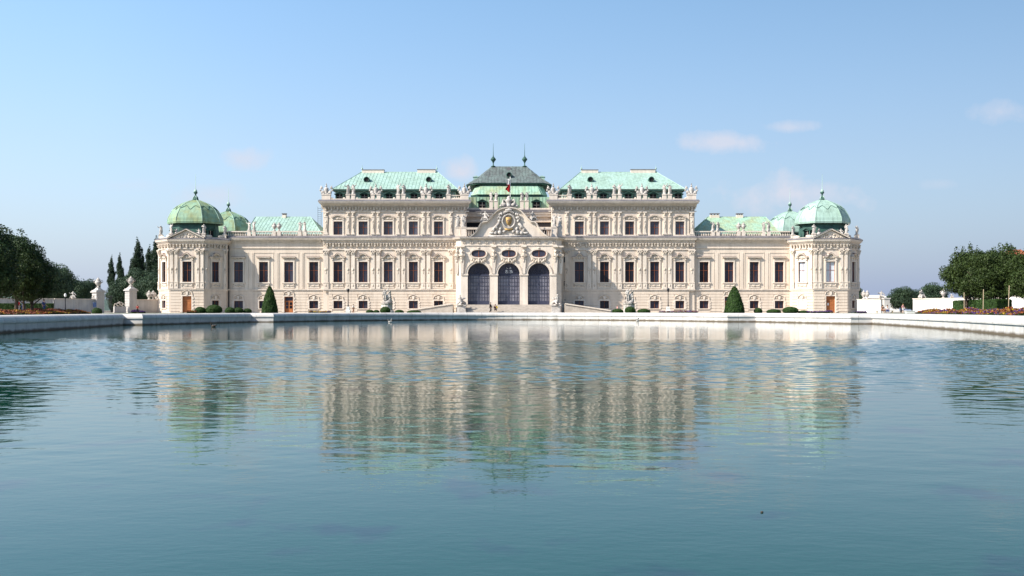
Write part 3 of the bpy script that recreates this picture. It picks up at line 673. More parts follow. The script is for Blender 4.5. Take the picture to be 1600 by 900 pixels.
def cornice(W, x0, x1, zb, zt, proj=.95, brackets=True, frieze=1.3, leadtop=.1, name='cornice', e0=0, e1=0):
    mb = MB().use('trim'); h = zt - zb
    mb.box(x0 + e0 * .3, x1 - e1 * .3, -proj * .30, 0, zb - .0, zb + h * .3)
    mb.box(x0 - .0, x1, -proj * .62, 0, zb + h * .3, zb + h * .55); mb.box(x0 - proj * .2 * (1 - e0), x1 + proj * .2 * (1 - e1), -proj * .9, 0, zb + h * .55, zb + h * .80)
    mb.box(x0 - proj * .3 * (1 - e0), x1 + proj * .3 * (1 - e1), -proj, 0, zb + h * .80, zt - .02)
    mb.use('lead'); a, b = x0 - proj * .33 * (1 - e0), x1 + proj * .33 * (1 - e1); q = -proj - .04; hh = leadtop + .26
    mb.add([(a, q, zt - .02), (b, q, zt - .02), (b, -.12, zt - .02), (a, -.12, zt - .02), (a, q, zt + .07), (b, q, zt + .07), (b, -.12, zt + hh), (a, -.12, zt + hh), (a, .3, zt + hh), (b, .3, zt + hh)],
           [(3, 2, 1, 0), (0, 1, 5, 4), (4, 5, 6, 7), (7, 6, 9, 8), (0, 4, 7, 3), (1, 2, 6, 5)])
    if frieze:
        mb.use('trim').box(x0, x1, -.16, 0, zb - frieze, zb - frieze + .16); mb.box(x0, x1, -.08, 0, zb - .18, zb - .002)
    if brackets:
        mb.use('ornament'); n = int((x1 - x0) / .52)
        for i in range(n):
            x = x0 + (i + .5) * (x1 - x0) / n
            w = .13 if i % 2 else .09
            mb.prism([(x - w, zb - .12), (x - w, zb - .12 - (.62 if i % 2 else .4)), (x + w, zb - .12 - (.62 if i % 2 else .4)), (x + w, zb - .12)][::-1], -.34, -.0)
            mb.box(x - w - .04, x + w + .04, -.42, 0, zb - .26, zb - .10)
    return P(name, mb, W)
def string_course(W, x0, x1):
    mb = MB().use('trim'); mb.box(x0, x1, -.14, 0, Z_STR - .30, Z_STR - .08).box(x0, x1, -.26, 0, Z_STR - .08, Z_STR + .06)
    return P('string_course', mb, W)
def balustrade(W, x0, x1, zb, zt, blocks=(), name='balustrade', pitch=.30):
    mb = MB().use('trim'); h = zt - zb
    mb.box(x0, x1, -.02, .30, zb, zb + h * .22); mb.box(x0, x1, -.05, .33, zt - h * .18, zt)
    n = max(2, int((x1 - x0) / pitch)); 
    for i in range(n):
        x = x0 + (i + .5) * (x1 - x0) / n
        if any(a <= x <= b for a, b in blocks): continue
        mb.lathe([(.06, zb + h * .22), (.10, zb + h * .36), (.055, zb + h * .6), (.08, zt - h * .18)], x, .14, 6)
    for a, b in blocks: mb.box(a, b, -.08, .38, zb + .005, zt + .03)
    return P(name, mb, W)

def U(side, u, Y=Y0): return XC + side * u * Y / F     # metres along the facade from a half-symmetric offset

# ---- roofs
def quad_slope(mb, a, b, c, d, seam=.62, rib=.045, m=None, rm=None):
    """a-b eave, d-c ridge; standing seams follow the slope"""
    if m: mb.use(m)
    a, b, c, d = map(Vector, (a, b, c, d))
    nrm = (b - a).cross(d - a); 
    if nrm.z < 0: nrm = -nrm
    nrm.normalize()
    mb.add([a, b, c, d], [(0, 1, 2, 3)])
    mb.add([a - nrm * .12, b - nrm * .12, c - nrm * .12, d - nrm * .12], [(3, 2, 1, 0)])
    ex = (b - a).normalized(); L = (b - a).length; up = nrm.cross(ex).normalized()
    if up.z < 0: up = -up
    da = (d - a); ca = (c - a); H = da.dot(up); xd = da.dot(ex); xc_ = ca.dot(ex)
    if rm: mb.use(rm)
    n = int(L / seam)
    for i in range(1, n):
        x = L * i / n; hgt = H
        if x < xd and xd > 0: hgt = H * x / xd
        if x > xc_ and L - xc_ > 0: hgt = H * (L - x) / (L - xc_)
        if hgt < .15: continue
        p = a + ex * x; q = p + up * hgt; r = rib / 2
        mb.add([p - ex * r, p + ex * r, p + nrm * .045, q - ex * r, q + ex * r, q + nrm * .045], [(0, 2, 5, 3), (2, 1, 4, 5)])
def hip_roof(mb, x0, x1, y0, y1, ze, rx0, rx1, ry, zr, m='copper', rm=None):
    quad_slope(mb, (x0, y0, ze), (x1, y0, ze), (rx1, ry, zr), (rx0, ry, zr), m=m, rm=rm)
    quad_slope(mb, (x1, y1, ze), (x0, y1, ze), (rx0, ry, zr), (rx1, ry, zr), m=m, rm=rm)
    for xe, rx in ((x0, rx0), (x1, rx1)):
        quad_slope(mb, (xe, y0, ze), (xe, y1, ze), (rx, ry, zr), (rx, ry + .001, zr), m=m, rm=rm)
    mb.tube([(x0, y0, ze), (rx0, ry, zr), (rx1, ry, zr), (x1, y0, ze)], .07, 5)
def finial(h, m='copper', urn=False):
    mb = MB().use(m, True)
    if urn: mb.lathe([(.45, 0), (.42, .08), (.12, .22), (.10, .65), (.30, 1.05), (.50, 1.25), (.52, 1.4), (.36, 1.6), (.12, 1.9), (.06, 2.15), (.02, h)], 0, 0, 10)
    else: mb.lathe([(.22, 0), (.2, .1), (.07, .2), (.06, .45), (.17, .58), (.17, .7), (.05, .82), (.015, h)], 0, 0, 8)
    return mb
def dormer(w, h, glass='glass'):
    mb = MB().use('copper_dark_and_shade')
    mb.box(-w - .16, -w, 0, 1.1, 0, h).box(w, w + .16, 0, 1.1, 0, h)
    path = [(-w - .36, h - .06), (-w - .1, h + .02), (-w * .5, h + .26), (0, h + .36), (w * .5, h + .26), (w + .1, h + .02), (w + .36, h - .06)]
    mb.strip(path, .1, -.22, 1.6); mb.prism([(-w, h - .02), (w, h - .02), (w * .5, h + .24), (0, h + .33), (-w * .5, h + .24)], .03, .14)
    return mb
def oculus(r=.42):
    mb = MB().use('copper_dark_and_shade', True); n = 12
    ring = [(math.cos(2 * math.pi * i / n), math.sin(2 * math.pi * i / n)) for i in range(n)]
    vs = []; 
    for (y, rr) in ((0, r + .14), (-.06, r + .1), (-.06, r), (.2, r), (1.3, r + .1)):
        vs += [(x * rr, y, q * rr) for x, q in ring]
    fs = []
    for j in ((0, 1), (1, 2), (2, 3)):
        for i in range(n): fs.append((j[0] * n + i, j[0] * n + (i + 1) % n, j[1] * n + (i + 1) % n, j[1] * n + i))
    for i in range(n): fs.append((i, 4 * n + i, 4 * n + (i + 1) % n, (i + 1) % n))
    mb.add(vs, fs); return mb

for side in (-1, 1):
    sn = 'left' if side < 0 else 'right'
    # ================= tall block =================
    xin, xst, xout = U(side, 67.5), U(side, 281.5), U(side, 290.5)
    xa, xb = sorted((xin, xst)); W0 = T(0, Y0, 0)
    wu = [110, 149.3, 188.5, 227.7, 267]
    cx = [U(side, u) for u in wu]
    gh = [(c - WW, c + WW, Z_GB, Z_GT) for c in cx]
    g = MB().use('rustic'); wall_holes(g, xa, xb, G0 - .3, Z_STR, gh); courses(g, xa, xb, G0 + .25, Z_STR - .32, [(c - WW - .22, c + WW + .22, Z_GB - .15, Z_GT + .95) for c in cx])
    g.box(xa, xb, -.12, 0, G0 - .3, G0 + .22); P('wall', g, W0)
    mm = MB().use('stucco'); wall_holes(mm, xa, xb, Z_STR, Z_CB, [(c - WW, c + WW, Z_WB, Z_WT) for c in cx]); P('wall', mm, W0)
    up = MB().use('stucco'); wall_holes(up, xa, xb, Z_CB, Z_UCT, [(c - WW, c + WW, Z_UB, Z_UT) for c in cx]); P('wall', up, W0)
    up['label'] if False else None
    # recessed outer strip, return wall and side walls
    o_ = MB().use('stucco'); a, b = sorted((xst, xout))
    o_.box(a, b, .25, 18, G0 - .3, Z_UCT); 
    P('wall', o_, W0)
    inn = MB().use('stucco'); a, b = sorted((xin, xin + side * .4)); inn.box(a, b, .002, 18, Z_CB, Z_UCT); P('wall', inn, W0)
    for i, c in enumerate(cx):
        Wc = T(c, Y0, 0)
        window(Wc, Z_GB, Z_GT, 'ground'); window(Wc, Z_WB, Z_WT, 'main', hk='peak' if i % 2 == 0 else 'round'); window(Wc, Z_UB, Z_UT, 'upper', 'glass_mid')
    pil_z = (Z_STR + .08, Z_CB - 1.32)
    mids = [129.6, 168.9, 208.1, 247.3]
    for u in mids:
        for d in (-4.0, 4.0): pilaster(T(U(side, u + d), Y0, 0), *pil_z, hw=.31); pilaster(T(U(side, u + d), Y0, 0), Z_CT + .55, Z_UCB - .95, hw=.27, deco='herm')
    pilaster(T(U(side, 90.5), Y0, 0), *pil_z, hw=.31); pilaster(T(U(side, 90.5), Y0, 0), Z_CT + .55, Z_UCB - .95, hw=.27, deco='herm')
    pilaster(T(U(side, 285.8), Y0 + .1, 0), pil_z[0], pil_z[1], hw=.42); pilaster(T(U(side, 285.8), Y0 + .1, 0), Z_CT + .55, Z_UCB - .95, hw=.36, deco='herm')
    string_course(W0, *sorted((xin, xout)))
    a, b = sorted((U(side, 60), xout)); cornice(W0, *sorted((xin, xout)), Z_CB, Z_CT, .7)
    bb = MB().use('trim'); bb.box(*sorted((xin, xout)), -.14, .25, Z_CT + .10, Z_CT + .52); P('plinth_course', bb, W0)
    a, b = sorted((U(side, 62), U(side, 293)))
    cornice(W0, a, b, Z_UCB, Z_UCT, 1.15, True, .95, .16)
    # parapet with pedestals
    pw = MB().use('trim'); a, b = sorted((U(side, 66), U(side, 291))); zt0 = Z_UCT + .16
    pw.box(a, b, -.1, .28, zt0, zt0 + .42)
    for u in wu:                        # scroll shoulders beside the dormers
        for s in (-1, 1): pw.ball((U(side, u) + s * 1.05, .08, zt0 + .5), (.22, .16, .17), n=8, m=4)
    P('parapet', pw, W0)
    peds = [(285.5, .78, 'trophy')] + [(247.3, 0, 'pair'), (208.1, .95, 'trophy'), (168.9, 0, 'pair'), (129.6, .95, 'trophy')] + [(94.5, .36, 'one'), (69.5, .7, 'trophy')]
    names_in = ['outer corner', 'first', 'second', 'third', 'fourth']
    def pedestal(x, hw, y=-.16, zb=zt0, zt=Z_PT, dep=.62):
        m_ = MB().use('trim'); m_.box(x - hw, x + hw, y, y + dep, zb + .003, zt - .1).box(x - hw - .07, x + hw + .07, y - .07, y + dep + .07, zt - .1, zt)
        m_.box(x - hw - .05, x + hw + .05, y - .05, y + dep + .05, zb + .001, zb + .14); P('pedestal', m_, W0)
    for k, (u, hw, kd) in enumerate(peds):
        x = U(side, u)
        if kd == 'trophy':
            if hw > .9:
                pedestal(x - .52, .32); pedestal(x + .52, .32)
            else: pedestal(x, hw)
            wh = {0: f'at the outer corner of the {sn} tall block parapet', 2: f'on the {sn} tall block parapet, nearer its outer end', 4: f'on the {sn} tall block parapet, nearer the portal', 6: f'at the inner corner of the {sn} tall block parapet'}[k]
            put_statue('trophy', x, Y0 + .15, Z_PT, 2.0, 'pale stone armour trophy with flags ' + wh, 'stone trophies on the roof parapets', 0)
        elif kd == 'pair':
            for j, d in enumerate((-4.1, 4.1)):
                xx = U(side, u + d); pedestal(xx, .33)
                wh = ('outer' if j else 'inner') + ' statue of the ' + ('outer' if k == 1 else 'middle') + f' pair on the {sn} tall block parapet'
                put_statue(['stand_a', 'stand_b', 'stand_c'][(k + j) % 3], xx, Y0 + .15, Z_PT, 1.9, 'pale stone standing figure, ' + wh, 'statues on the roof parapets', random.uniform(-.4, .4))
        else:
            pedestal(x, hw); put_statue('stand_a', x, Y0 + .15, Z_PT, 1.9, f'lone pale stone figure on the {sn} tall block parapet, nearest the portal', 'statues on the roof parapets', .3)
    balustrade(W0, *sorted((U(side, 74.5), U(side, 91.5))), zt0 + .42, Z_PT - .08)
    # mansard, roof, dormers
    ye = Y0 + 1.3; xe0, xe1 = sorted((U(side, 80, Y0 + 1.3), U(side, 276, Y0 + 1.3))); ze = GZ(295.2, ye)
    ms = MB().use('copper'); ms.box(xe0 + .5, xe1 - .5, ye + .75, 193, Z_UCT, ze - .25)
    for i in range(36):
        x = xe0 + .6 + i * (xe1 - xe0 - 1.2) / 35; ms.box(x - .025, x + .025, ye + .68, ye + .75, Z_UCT + .1, ze - .3)
    rf = P('roof', ms)
    ev = MB().use('copper_dark_and_shade'); ev.box(xe0 + .05, xe1 - .05, ye + .1, 193.2, ze - .34, ze - .02)  # dark strip paints the shadow under the roof edge
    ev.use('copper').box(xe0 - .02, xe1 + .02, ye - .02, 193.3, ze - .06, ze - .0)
    s1 = sub('eave', ev, rf)
    yr = 185.0; rx = sorted((U(side, 111.5, yr), U(side, 230.5, yr))); zr = GZ(269, yr)
    top = MB(); hip_roof(top, xe0, xe1, ye, 193.3, ze, rx[0], rx[1], yr, zr)
    rt = P('roof', top)
    def cpos(px_u, yy): return U(side, px_u, yy)
    for (u0, u1, hh) in (((195, 229, .45), (115, 143, .5)) if side < 0 else ((113, 139, .45), (190, 228, .5))):
        c_ = MB().use('trim'); a, b = sorted((cpos(u0, yr), cpos(u1, yr))); c_.box(a, b, yr - .4, yr + .4, zr - .3, zr + hh - .12); c_.use('lead').box(a - .06, b + .06, yr - .46, yr + .46, zr + hh - .12, zr + hh)
        sub('chimney', c_, rt)
    for u in (113, 229.5):
        f_ = finial(1.35); o = sub('finial', f_, rt); o.location = (cpos(u, yr), yr, zr)
    for u in (125 if side < 0 else 127, 222):
        t = .45; yy = ye + (yr - ye) * t; zz = ze + (zr - ze) * t
        oc = sub('oculus', cached(('ocu',), lambda: oculus().data('oculus')), rt); oc.location = (U(side, u, yy), yy - .55, zz + .22)
        d_ = sub('oculus_pane', cached(('ocp',), lambda: MB().use('dark_void').prism([(.42 * math.cos(a), .42 * math.sin(a)) for a in [2 * math.pi * i / 12 for i in range(12)]], .1, .14).data('oculus_pane')), rt); d_.location = oc.location
    for u in wu:
        x = U(side, u); Wd = T(x, ye + .25, zt0 + .35)
        d_ = P('dormer', cached(('dorm',), lambda: dormer(.58, 1.05).data('dormer')), Wd)
        sub('frame', cached(('dormf',), lambda: (MB().use('dark_void').box(-.58, .58, .35, .4, 0, 1.05).use('trim').box(-.025, .025, .28, .33, .05, 1.0).box(-.5, .5, .28, .33, .55, .6)).data('frame')), d_)
    # ================= low wing =================
    yw = Y0 + .55; xl0 = xout; xl1 = U(side, 441)
    a, b = sorted((xl0, xl1)); wv = [305.8, 345, 384.4, 423.6]; cw = [U(side, u) for u in wv]; Wl = T(0, yw, 0)
    drs = [345] if side < 0 else [345]
    dz = (G0 + .05, z(463.3))
    gh = [(c - WW, c + WW) + ((dz[0], dz[1]) if u == 345 else (Z_GB, Z_GT)) for c, u in zip(cw, wv)]
    g = MB().use('rustic'); wall_holes(g, a, b, G0 - .3, Z_STR, gh)
    courses(g, a, b, G0 + .25, Z_STR - .32, [(c - WW - .22, c + WW + .22, G0 if u == 345 else Z_GB - .15, (dz[1] if u == 345 else Z_GT) + .95) for c, u in zip(cw, wv)]); P('wall', g, Wl)
    mm = MB().use('stucco'); wall_holes(mm, a, b, Z_STR, Z_CT, [(c - WW, c + WW, Z_WB, Z_WT) for c in cw])
    for c in cw:                         # raised panels round each window axis
        for (p0, p1) in ((c - 1.75, c - 1.66), (c + 1.66, c + 1.75)): mm.box(p0, p1, -.06, 0, Z_STR + .1, z(395))
        mm.box(c - 1.75, c + 1.75, -.07, 0, z(395), z(395) + .1)
    for i in range(3):
        c = (cw[i] + cw[i + 1]) / 2; mm.box(c - .28, c + .28, -.07, 0, Z_STR + .1, z(395)); 
    P('wall', mm, Wl)
    for i, (c, u) in enumerate(zip(cw, wv)):
        Wc = T(c, yw, 0); window(Wc, Z_WB, Z_WT, 'main')
        if u == 345: door(Wc, *dz, glazed=True)
        else: window(Wc, Z_GB, Z_GT, 'ground')
    string_course(Wl, a, b); cornice(Wl, a, b, z(378), Z_CT, .8, False, 1.1, .12, e0=1, e1=1)
    body = MB().use('stucco'); body.box(a, b, .5, 19, G0, Z_CT - .15); P('wall', body, Wl)
    zb0 = Z_CT + .12; zb1 = z(360.6)
    vps = [(324, 'pair'), (364.2, 'vase'), (403.5, 'pair')]
    blocks = []
    for u, kd in vps:
        for d in (-3.9, 3.9): x = U(side, u + d); blocks.append((x - .3, x + .3))
    balustrade(Wl, a, b, zb0, zb1, blocks)
    for k, (u, kd) in enumerate(vps):
        for j, d in enumerate((-3.7, 3.7)):
            x = U(side, u + d); wh = ('outer' if j else 'inner')
            if kd == 'vase': put_statue('vase', x, yw + .15, zb1 + .03, 1.55, f'pale stone urn on the {sn} low wing balustrade, {wh} one of the two', 'urns on the low wing balustrades')
            else: put_statue(['stand_c', 'stand_a', 'stand_b'][(k + j) % 3], x, yw + .15, zb1 + .03, 1.72, f'pale stone {wh} figure of the pair beside the ' + ('tall block' if k == 0 else 'dome') + f', {sn} low wing balustrade', 'statues on the low wing balustrades', random.uniform(-.5, .5))
    ye2 = yw + 4; yr2 = 187.5
    e = sorted((U(side, 292, ye2), U(side, 412 if side < 0 else 425, ye2))); r2 = sorted((U(side, 310, yr2), U(side, 396 if side < 0 else 401, yr2))); zr2 = GZ(339, yr2)
    lr = MB(); hip_roof(lr, e[0], e[1], ye2, 195, Z_CT + 1.0, r2[0], r2[1], yr2, zr2, 'copper' if side < 0 else 'copper_olive'); lr.use('copper_dark_and_shade').box(e[0] + .2, e[1] - .2, ye2 + .3, 194.6, Z_CT, Z_CT + .98)
    lo = P('roof', lr)
    for (u, hw) in (((351, .35),) if side < 0 else ((321, .85), (360, .6))):
        c_ = MB().use('trim'); x = U(side, u, yr2); c_.box(x - hw, x + hw, yr2 - .4, yr2 + .4, zr2 - .3, zr2 + .35); c_.use('lead')
        for q in (-.7, 0, .7): c_.box(x + q * hw - .1, x + q * hw + .1, yr2 - .3, yr2 + .3, zr2 + .35, zr2 + .55)
        c_.box(x - hw - .08, x + hw + .08, yr2 - .45, yr2 + .45, zr2 + .55, zr2 + .66); sub('chimney', c_, lo)
    # ================= corner pavilion =================
    A, HWF, HX, HY_ = 4.6, 2.95, 5.9, 1.62
    pxc = XC + side * 55.37
    OCT = [(-HWF, -A), (HWF, -A), (HX, -HY_), (HX, HY_), (HWF, A), (-HWF, A), (-HX, HY_), (-HX, -HY_)]
    def octring(k, zz, cx, cy): return [(cx + x * k, cy + y * k, zz) for x, y in OCT]
    def build_pavilion(cy, front):
        def Wf(i):
            p = Vector(OCT[i]); q = Vector(OCT[(i + 1) % 8]); m = (p + q) / 2; d = q - p
            return T(pxc + m.x, cy + m.y, 0) @ RZ(math.atan2(d.y, d.x)), d.length / 2
        pcb, pct = 12.95, 13.68
        order = [7, 0, 1] + ([2] if side < 0 else [6])
        for i in range(8):
            Wi, hl = Wf(i); w2 = .68 if i != 0 else WW
            vis = front and i in (7, 0, 1)
            dd = (G0 + .05, 3.9) if i == 0 else (1.85, 3.15)
            zw = (6.33, 9.85)
            bl = front and ((side > 0 and i == 7))
            gh = [(-w2, w2) + dd] if vis and not bl else []
            g = MB().use('rustic'); wall_holes(g, -hl, hl, G0 - .3, Z_STR, gh)
            if vis: courses(g, -hl + .05, hl - .05, G0 + .25, Z_STR - .32, [(-w2 - .22, w2 + .22, dd[0] - .15, dd[1] + .95)])
            if bl: g.use('whitewash').box(-w2, w2, -.03, .01, dd[0], dd[1])
            P('wall', g, Wi)
            mm = MB().use('stucco'); wall_holes(mm, -hl, hl, Z_STR, pct, [(-w2, w2) + zw] if vis else []); 
            P('wall', mm, Wi)
            if vis:
                window(Wi, zw[0], zw[1], 'main', 'glass_blind' if side > 0 and i in (7, 0) else 'glass', 'peak' if i == 0 else 'round', w2)
                if i == 0: door(Wi, dd[0], dd[1], False, notice=side > 0)
                elif not bl: window(Wi, dd[0], dd[1], 'ground', w=w2)
                else:
                    sr = surround(w2, dd[0], dd[1], 'ground'); o = P('blind_window', sr, Wi); sub('hood', hood(w2, dd[1], 'ground'), o)
                if i == 0:
                    for q in (-2.62, -1.85, 1.85, 2.62): pilaster(Wi @ T(q, 0, 0), Z_STR + .08, pcb - 1.0, hw=.25)
                else:
                    for q in (-hl + .35, hl - .35): pilaster(Wi @ T(q, 0, 0), Z_STR + .08, pcb - 1.0, hw=.2)
            if front or i in (7, 0, 1):
                string_course(Wi, -hl - .05, hl + .05); cornice(Wi, -hl - .12, hl + .12, pcb, pct, .62, vis, .95, .08)
                pr = MB().use('trim'); pr.box(-hl - .02, hl + .02, -.02, .25, pct + .08, pct + .42)
                if vis:
                    for q in ((-1, 1) if i else ()): pr.ball((q * hl * .55, .1, pct + .6), (hl * .3, .12, .22), n=8, m=4)
                P('parapet', pr, Wi)
        # flat lead deck + drum + dome
        dk = MB().use('lead'); dk.add(octring(.99, pct + .05, pxc, cy), [list(range(8))]); P('roof_deck', dk)
        zd = 17.0; K = 4.55 / HX
        dome = empty_part('dome')
        dr = MB().use('copper_dark_and_shade'); r0 = octring(.68, pct, pxc, cy); r1 = octring(.62, zd, pxc, cy)  # drum coloured dark to stand for the shade beneath the dome
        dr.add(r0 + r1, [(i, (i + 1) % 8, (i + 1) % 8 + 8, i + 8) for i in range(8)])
        prof = [(1.0, -.10), (1.02, -.02), (1.0, 0), (.985, .13), (.92, .30), (.82, .50), (.685, .66), (.49, .79), (.255, .905), (.10, .96)]
        hmul = 4.12
        fine = []
        for (r1_, h1), (r2_, h2) in zip(prof[2:-1], prof[3:]):
            for t in (0, .5): fine.append((r1_ + (r2_ - r1_) * t, h1 + (h2 - h1) * t))
        fine.append(prof[-1])
        dm = MB().use('copper_dome' if side < 0 else 'copper'); rings = [octring(K * r, zd + h * hmul, pxc, cy) for r, h in prof[:2] + fine]
        vs = [p for r in rings for p in r]; fs = []
        for j in range(len(rings) - 1):
            for i in range(8): fs.append((j * 8 + i, j * 8 + (i + 1) % 8, (j + 1) * 8 + (i + 1) % 8, (j + 1) * 8 + i))
        fs.append(list(range((len(rings) - 1) * 8, len(rings) * 8))); dm.add(vs, fs)
        dm.use('copper_dark_and_shade').add(octring(K * .99, zd - .47, pxc, cy) + octring(K * .68, zd - .47, pxc, cy) + octring(K * .80, zd - .8, pxc, cy), [(i, (i + 8), (i + 1) % 8 + 8, (i + 1) % 8) for i in range(8)])  # dark underside puts the dome's overhang shadow into the colour
        me = dm.data('dome'); dome.data = me
        sub('drum', dr, dome)
        # raised hip ribs and the scalloped upper sheet
        def at(h):
            for (r1_, h1), (r2_, h2) in zip(prof[2:], prof[3:]):
                if h <= h2: return r1_ + (r2_ - r1_) * (h - h1) / (h2 - h1)
            return .1
        for i in range(8):
            pts = []
            for (r, h) in fine: x, y = OCT[i]; pts.append((pxc + x * K * r * 1.005, cy + y * K * r * 1.005, zd + h * hmul))
            rb = MB().use('copper'); rb.tube(pts, .055, 5); sub('rib', rb, dome)
        sc = MB().use('copper_dark_and_shade')
        for i in range(8):
            p = OCT[i]; q = OCT[(i + 1) % 8]; pts = []
            for j in range(25):
                t = j / 24; h = .60 + .055 * math.cos(t * 4 * math.pi + math.pi) - .05 * math.exp(-((t - .5) / .1) ** 2)
                r = at(h) * 1.012 * K; x = p[0] + (q[0] - p[0]) * t; y = p[1] + (q[1] - p[1]) * t; pts.append((pxc + x * r, cy + y * r, zd + h * hmul))
            sc.tube(pts, .045, 4)
        sub('scalloped_edge', sc, dome)
        fb = MB().use('copper_dark_and_shade', True); fb.lathe([(.55, 0), (.42, .25), (.30, .5), (.16, .7), (.13, 1.05), (.32, 1.22), (.36, 1.38), (.20, 1.55)], 0, 0, 8)
        fb.use('copper', True); fb.lathe([(.26, 1.42), (.30, 1.6), (.16, 1.85), (.05, 2.0), (.02, 4.6)], 0, 0, 8)
        for a in range(4): t = a * math.pi / 2 + .6; fb.tube([(.5 * math.cos(t), .5 * math.sin(t), .05), (.4 * math.cos(t), .4 * math.sin(t), .5), (.15 * math.cos(t), .15 * math.sin(t), .75)], .07, 5)
        o = sub('finial', fb, dome); o.location = (pxc, cy, zd + .95 * hmul)
        if front:
            # dormer in the drum
            for i in (7, 1):
                Wi, hl = Wf(i); Wd = Wi @ T(0, 1.45, pct + .75)
                d_ = P('dormer', cached(('dorm2',), lambda: dormer(.5, .95).data('dormer')), Wd); sub('frame', cached(('dormf2',), lambda: MB().use('dark_void').box(-.5, .5, .3, .34, 0, .95).use('trim').box(-.03, .03, .26, .3, 0, .95).data('frame')), d_)
            # triangular pediment
            Wi, hl = Wf(0); pd = MB().use('trim'); zb = pct + .09; w = 2.85; h = 1.42
            pd.prism([(-w, zb), (w, zb), (0, zb + h)], -.35, .2); pd.strip([(-w - .25, zb + .02), (0, zb + h + .1), (w + .25, zb + .02)], .17, -.75, .25)
            pd.use('lead').strip([(-w - .3, zb + .19), (0, zb + h + .28), (w + .3, zb + .19)], .04, -.8, .28)
            pp = P('pediment', pd, Wi)
            rl = MB().use('ornament', True); rs = random.Random(5)
            for i in range(26):
                x = rs.uniform(-2.0, 2.0); zz = rs.uniform(.12, max(.16, (1 - abs(x) / w) * h - .3)); rl.ball((x, -.38, zb + zz), (rs.uniform(.1, .22), .16, rs.uniform(.1, .2)), n=7, m=4)
            sub('relief', rl, pp)
            zp = pct + .42
            for nm, i, kd in (('front outer', 0 if side < 0 else 1, 'stand_b'), ('front inner', 1 if side < 0 else 0, 'stand_a'), ('outer side', 7 if side < 0 else 2, 'stand_c'), ('inner side', 2 if side < 0 else 7, 'stand_a')):
                x, y = OCT[i]; pb = MB().use('trim'); pb.box(-.3, .3, -.3, .3, pct + .09, zp + .45).box(-.36, .36, -.36, .36, zp + .45, zp + .55); P('pedestal', pb, T(pxc + x * .95, cy + y * .95, 0))
                put_statue(kd, pxc + x * .95, cy + y * .95, zp + .55, 1.7, f'pale stone figure on the {sn} pavilion parapet at its {nm} corner', 'statues on the pavilion parapets', random.uniform(-.6, .6))
            for s in (-1, 1):
                put_statue('seated', pxc + s * 1.9, cy - A + .35, pct + .75, 1.15, f'reclining stone figure on the {"left" if s<0 else "right"} slope of the {sn} pavilion pediment', 'reclining figures on the pavilion pediments', -s * .6)
    def empty_part(name):
        o = bpy.data.objects.new(name, bpy.data.meshes.new(name)); COL.objects.link(o); o.parent = PAL; o.matrix_local = T(-XC, -Y0, -G0); return o
    build_pavilion(176.0, True); build_pavilion(196.4, False)
    # downpipe where the wing meets the pavilion
    dp = MB().use('iron' if side < 0 else 'wood_red'); x = U(side, 438.5 if side < 0 else 441.3) ; 
    dp.tube([(x + side * .3, yw - .95, Z_CT + .1), (x + side * .2, yw - .8, Z_CT - .5), (x, yw - .22, Z_CT - 1.6), (x, yw - .22, G0)], .10, 6); dp.box(x + side * .05, x + side * .55, yw - 1.1, yw - .7, Z_CT - .1, Z_CT + .35); P('downpipe', dp)

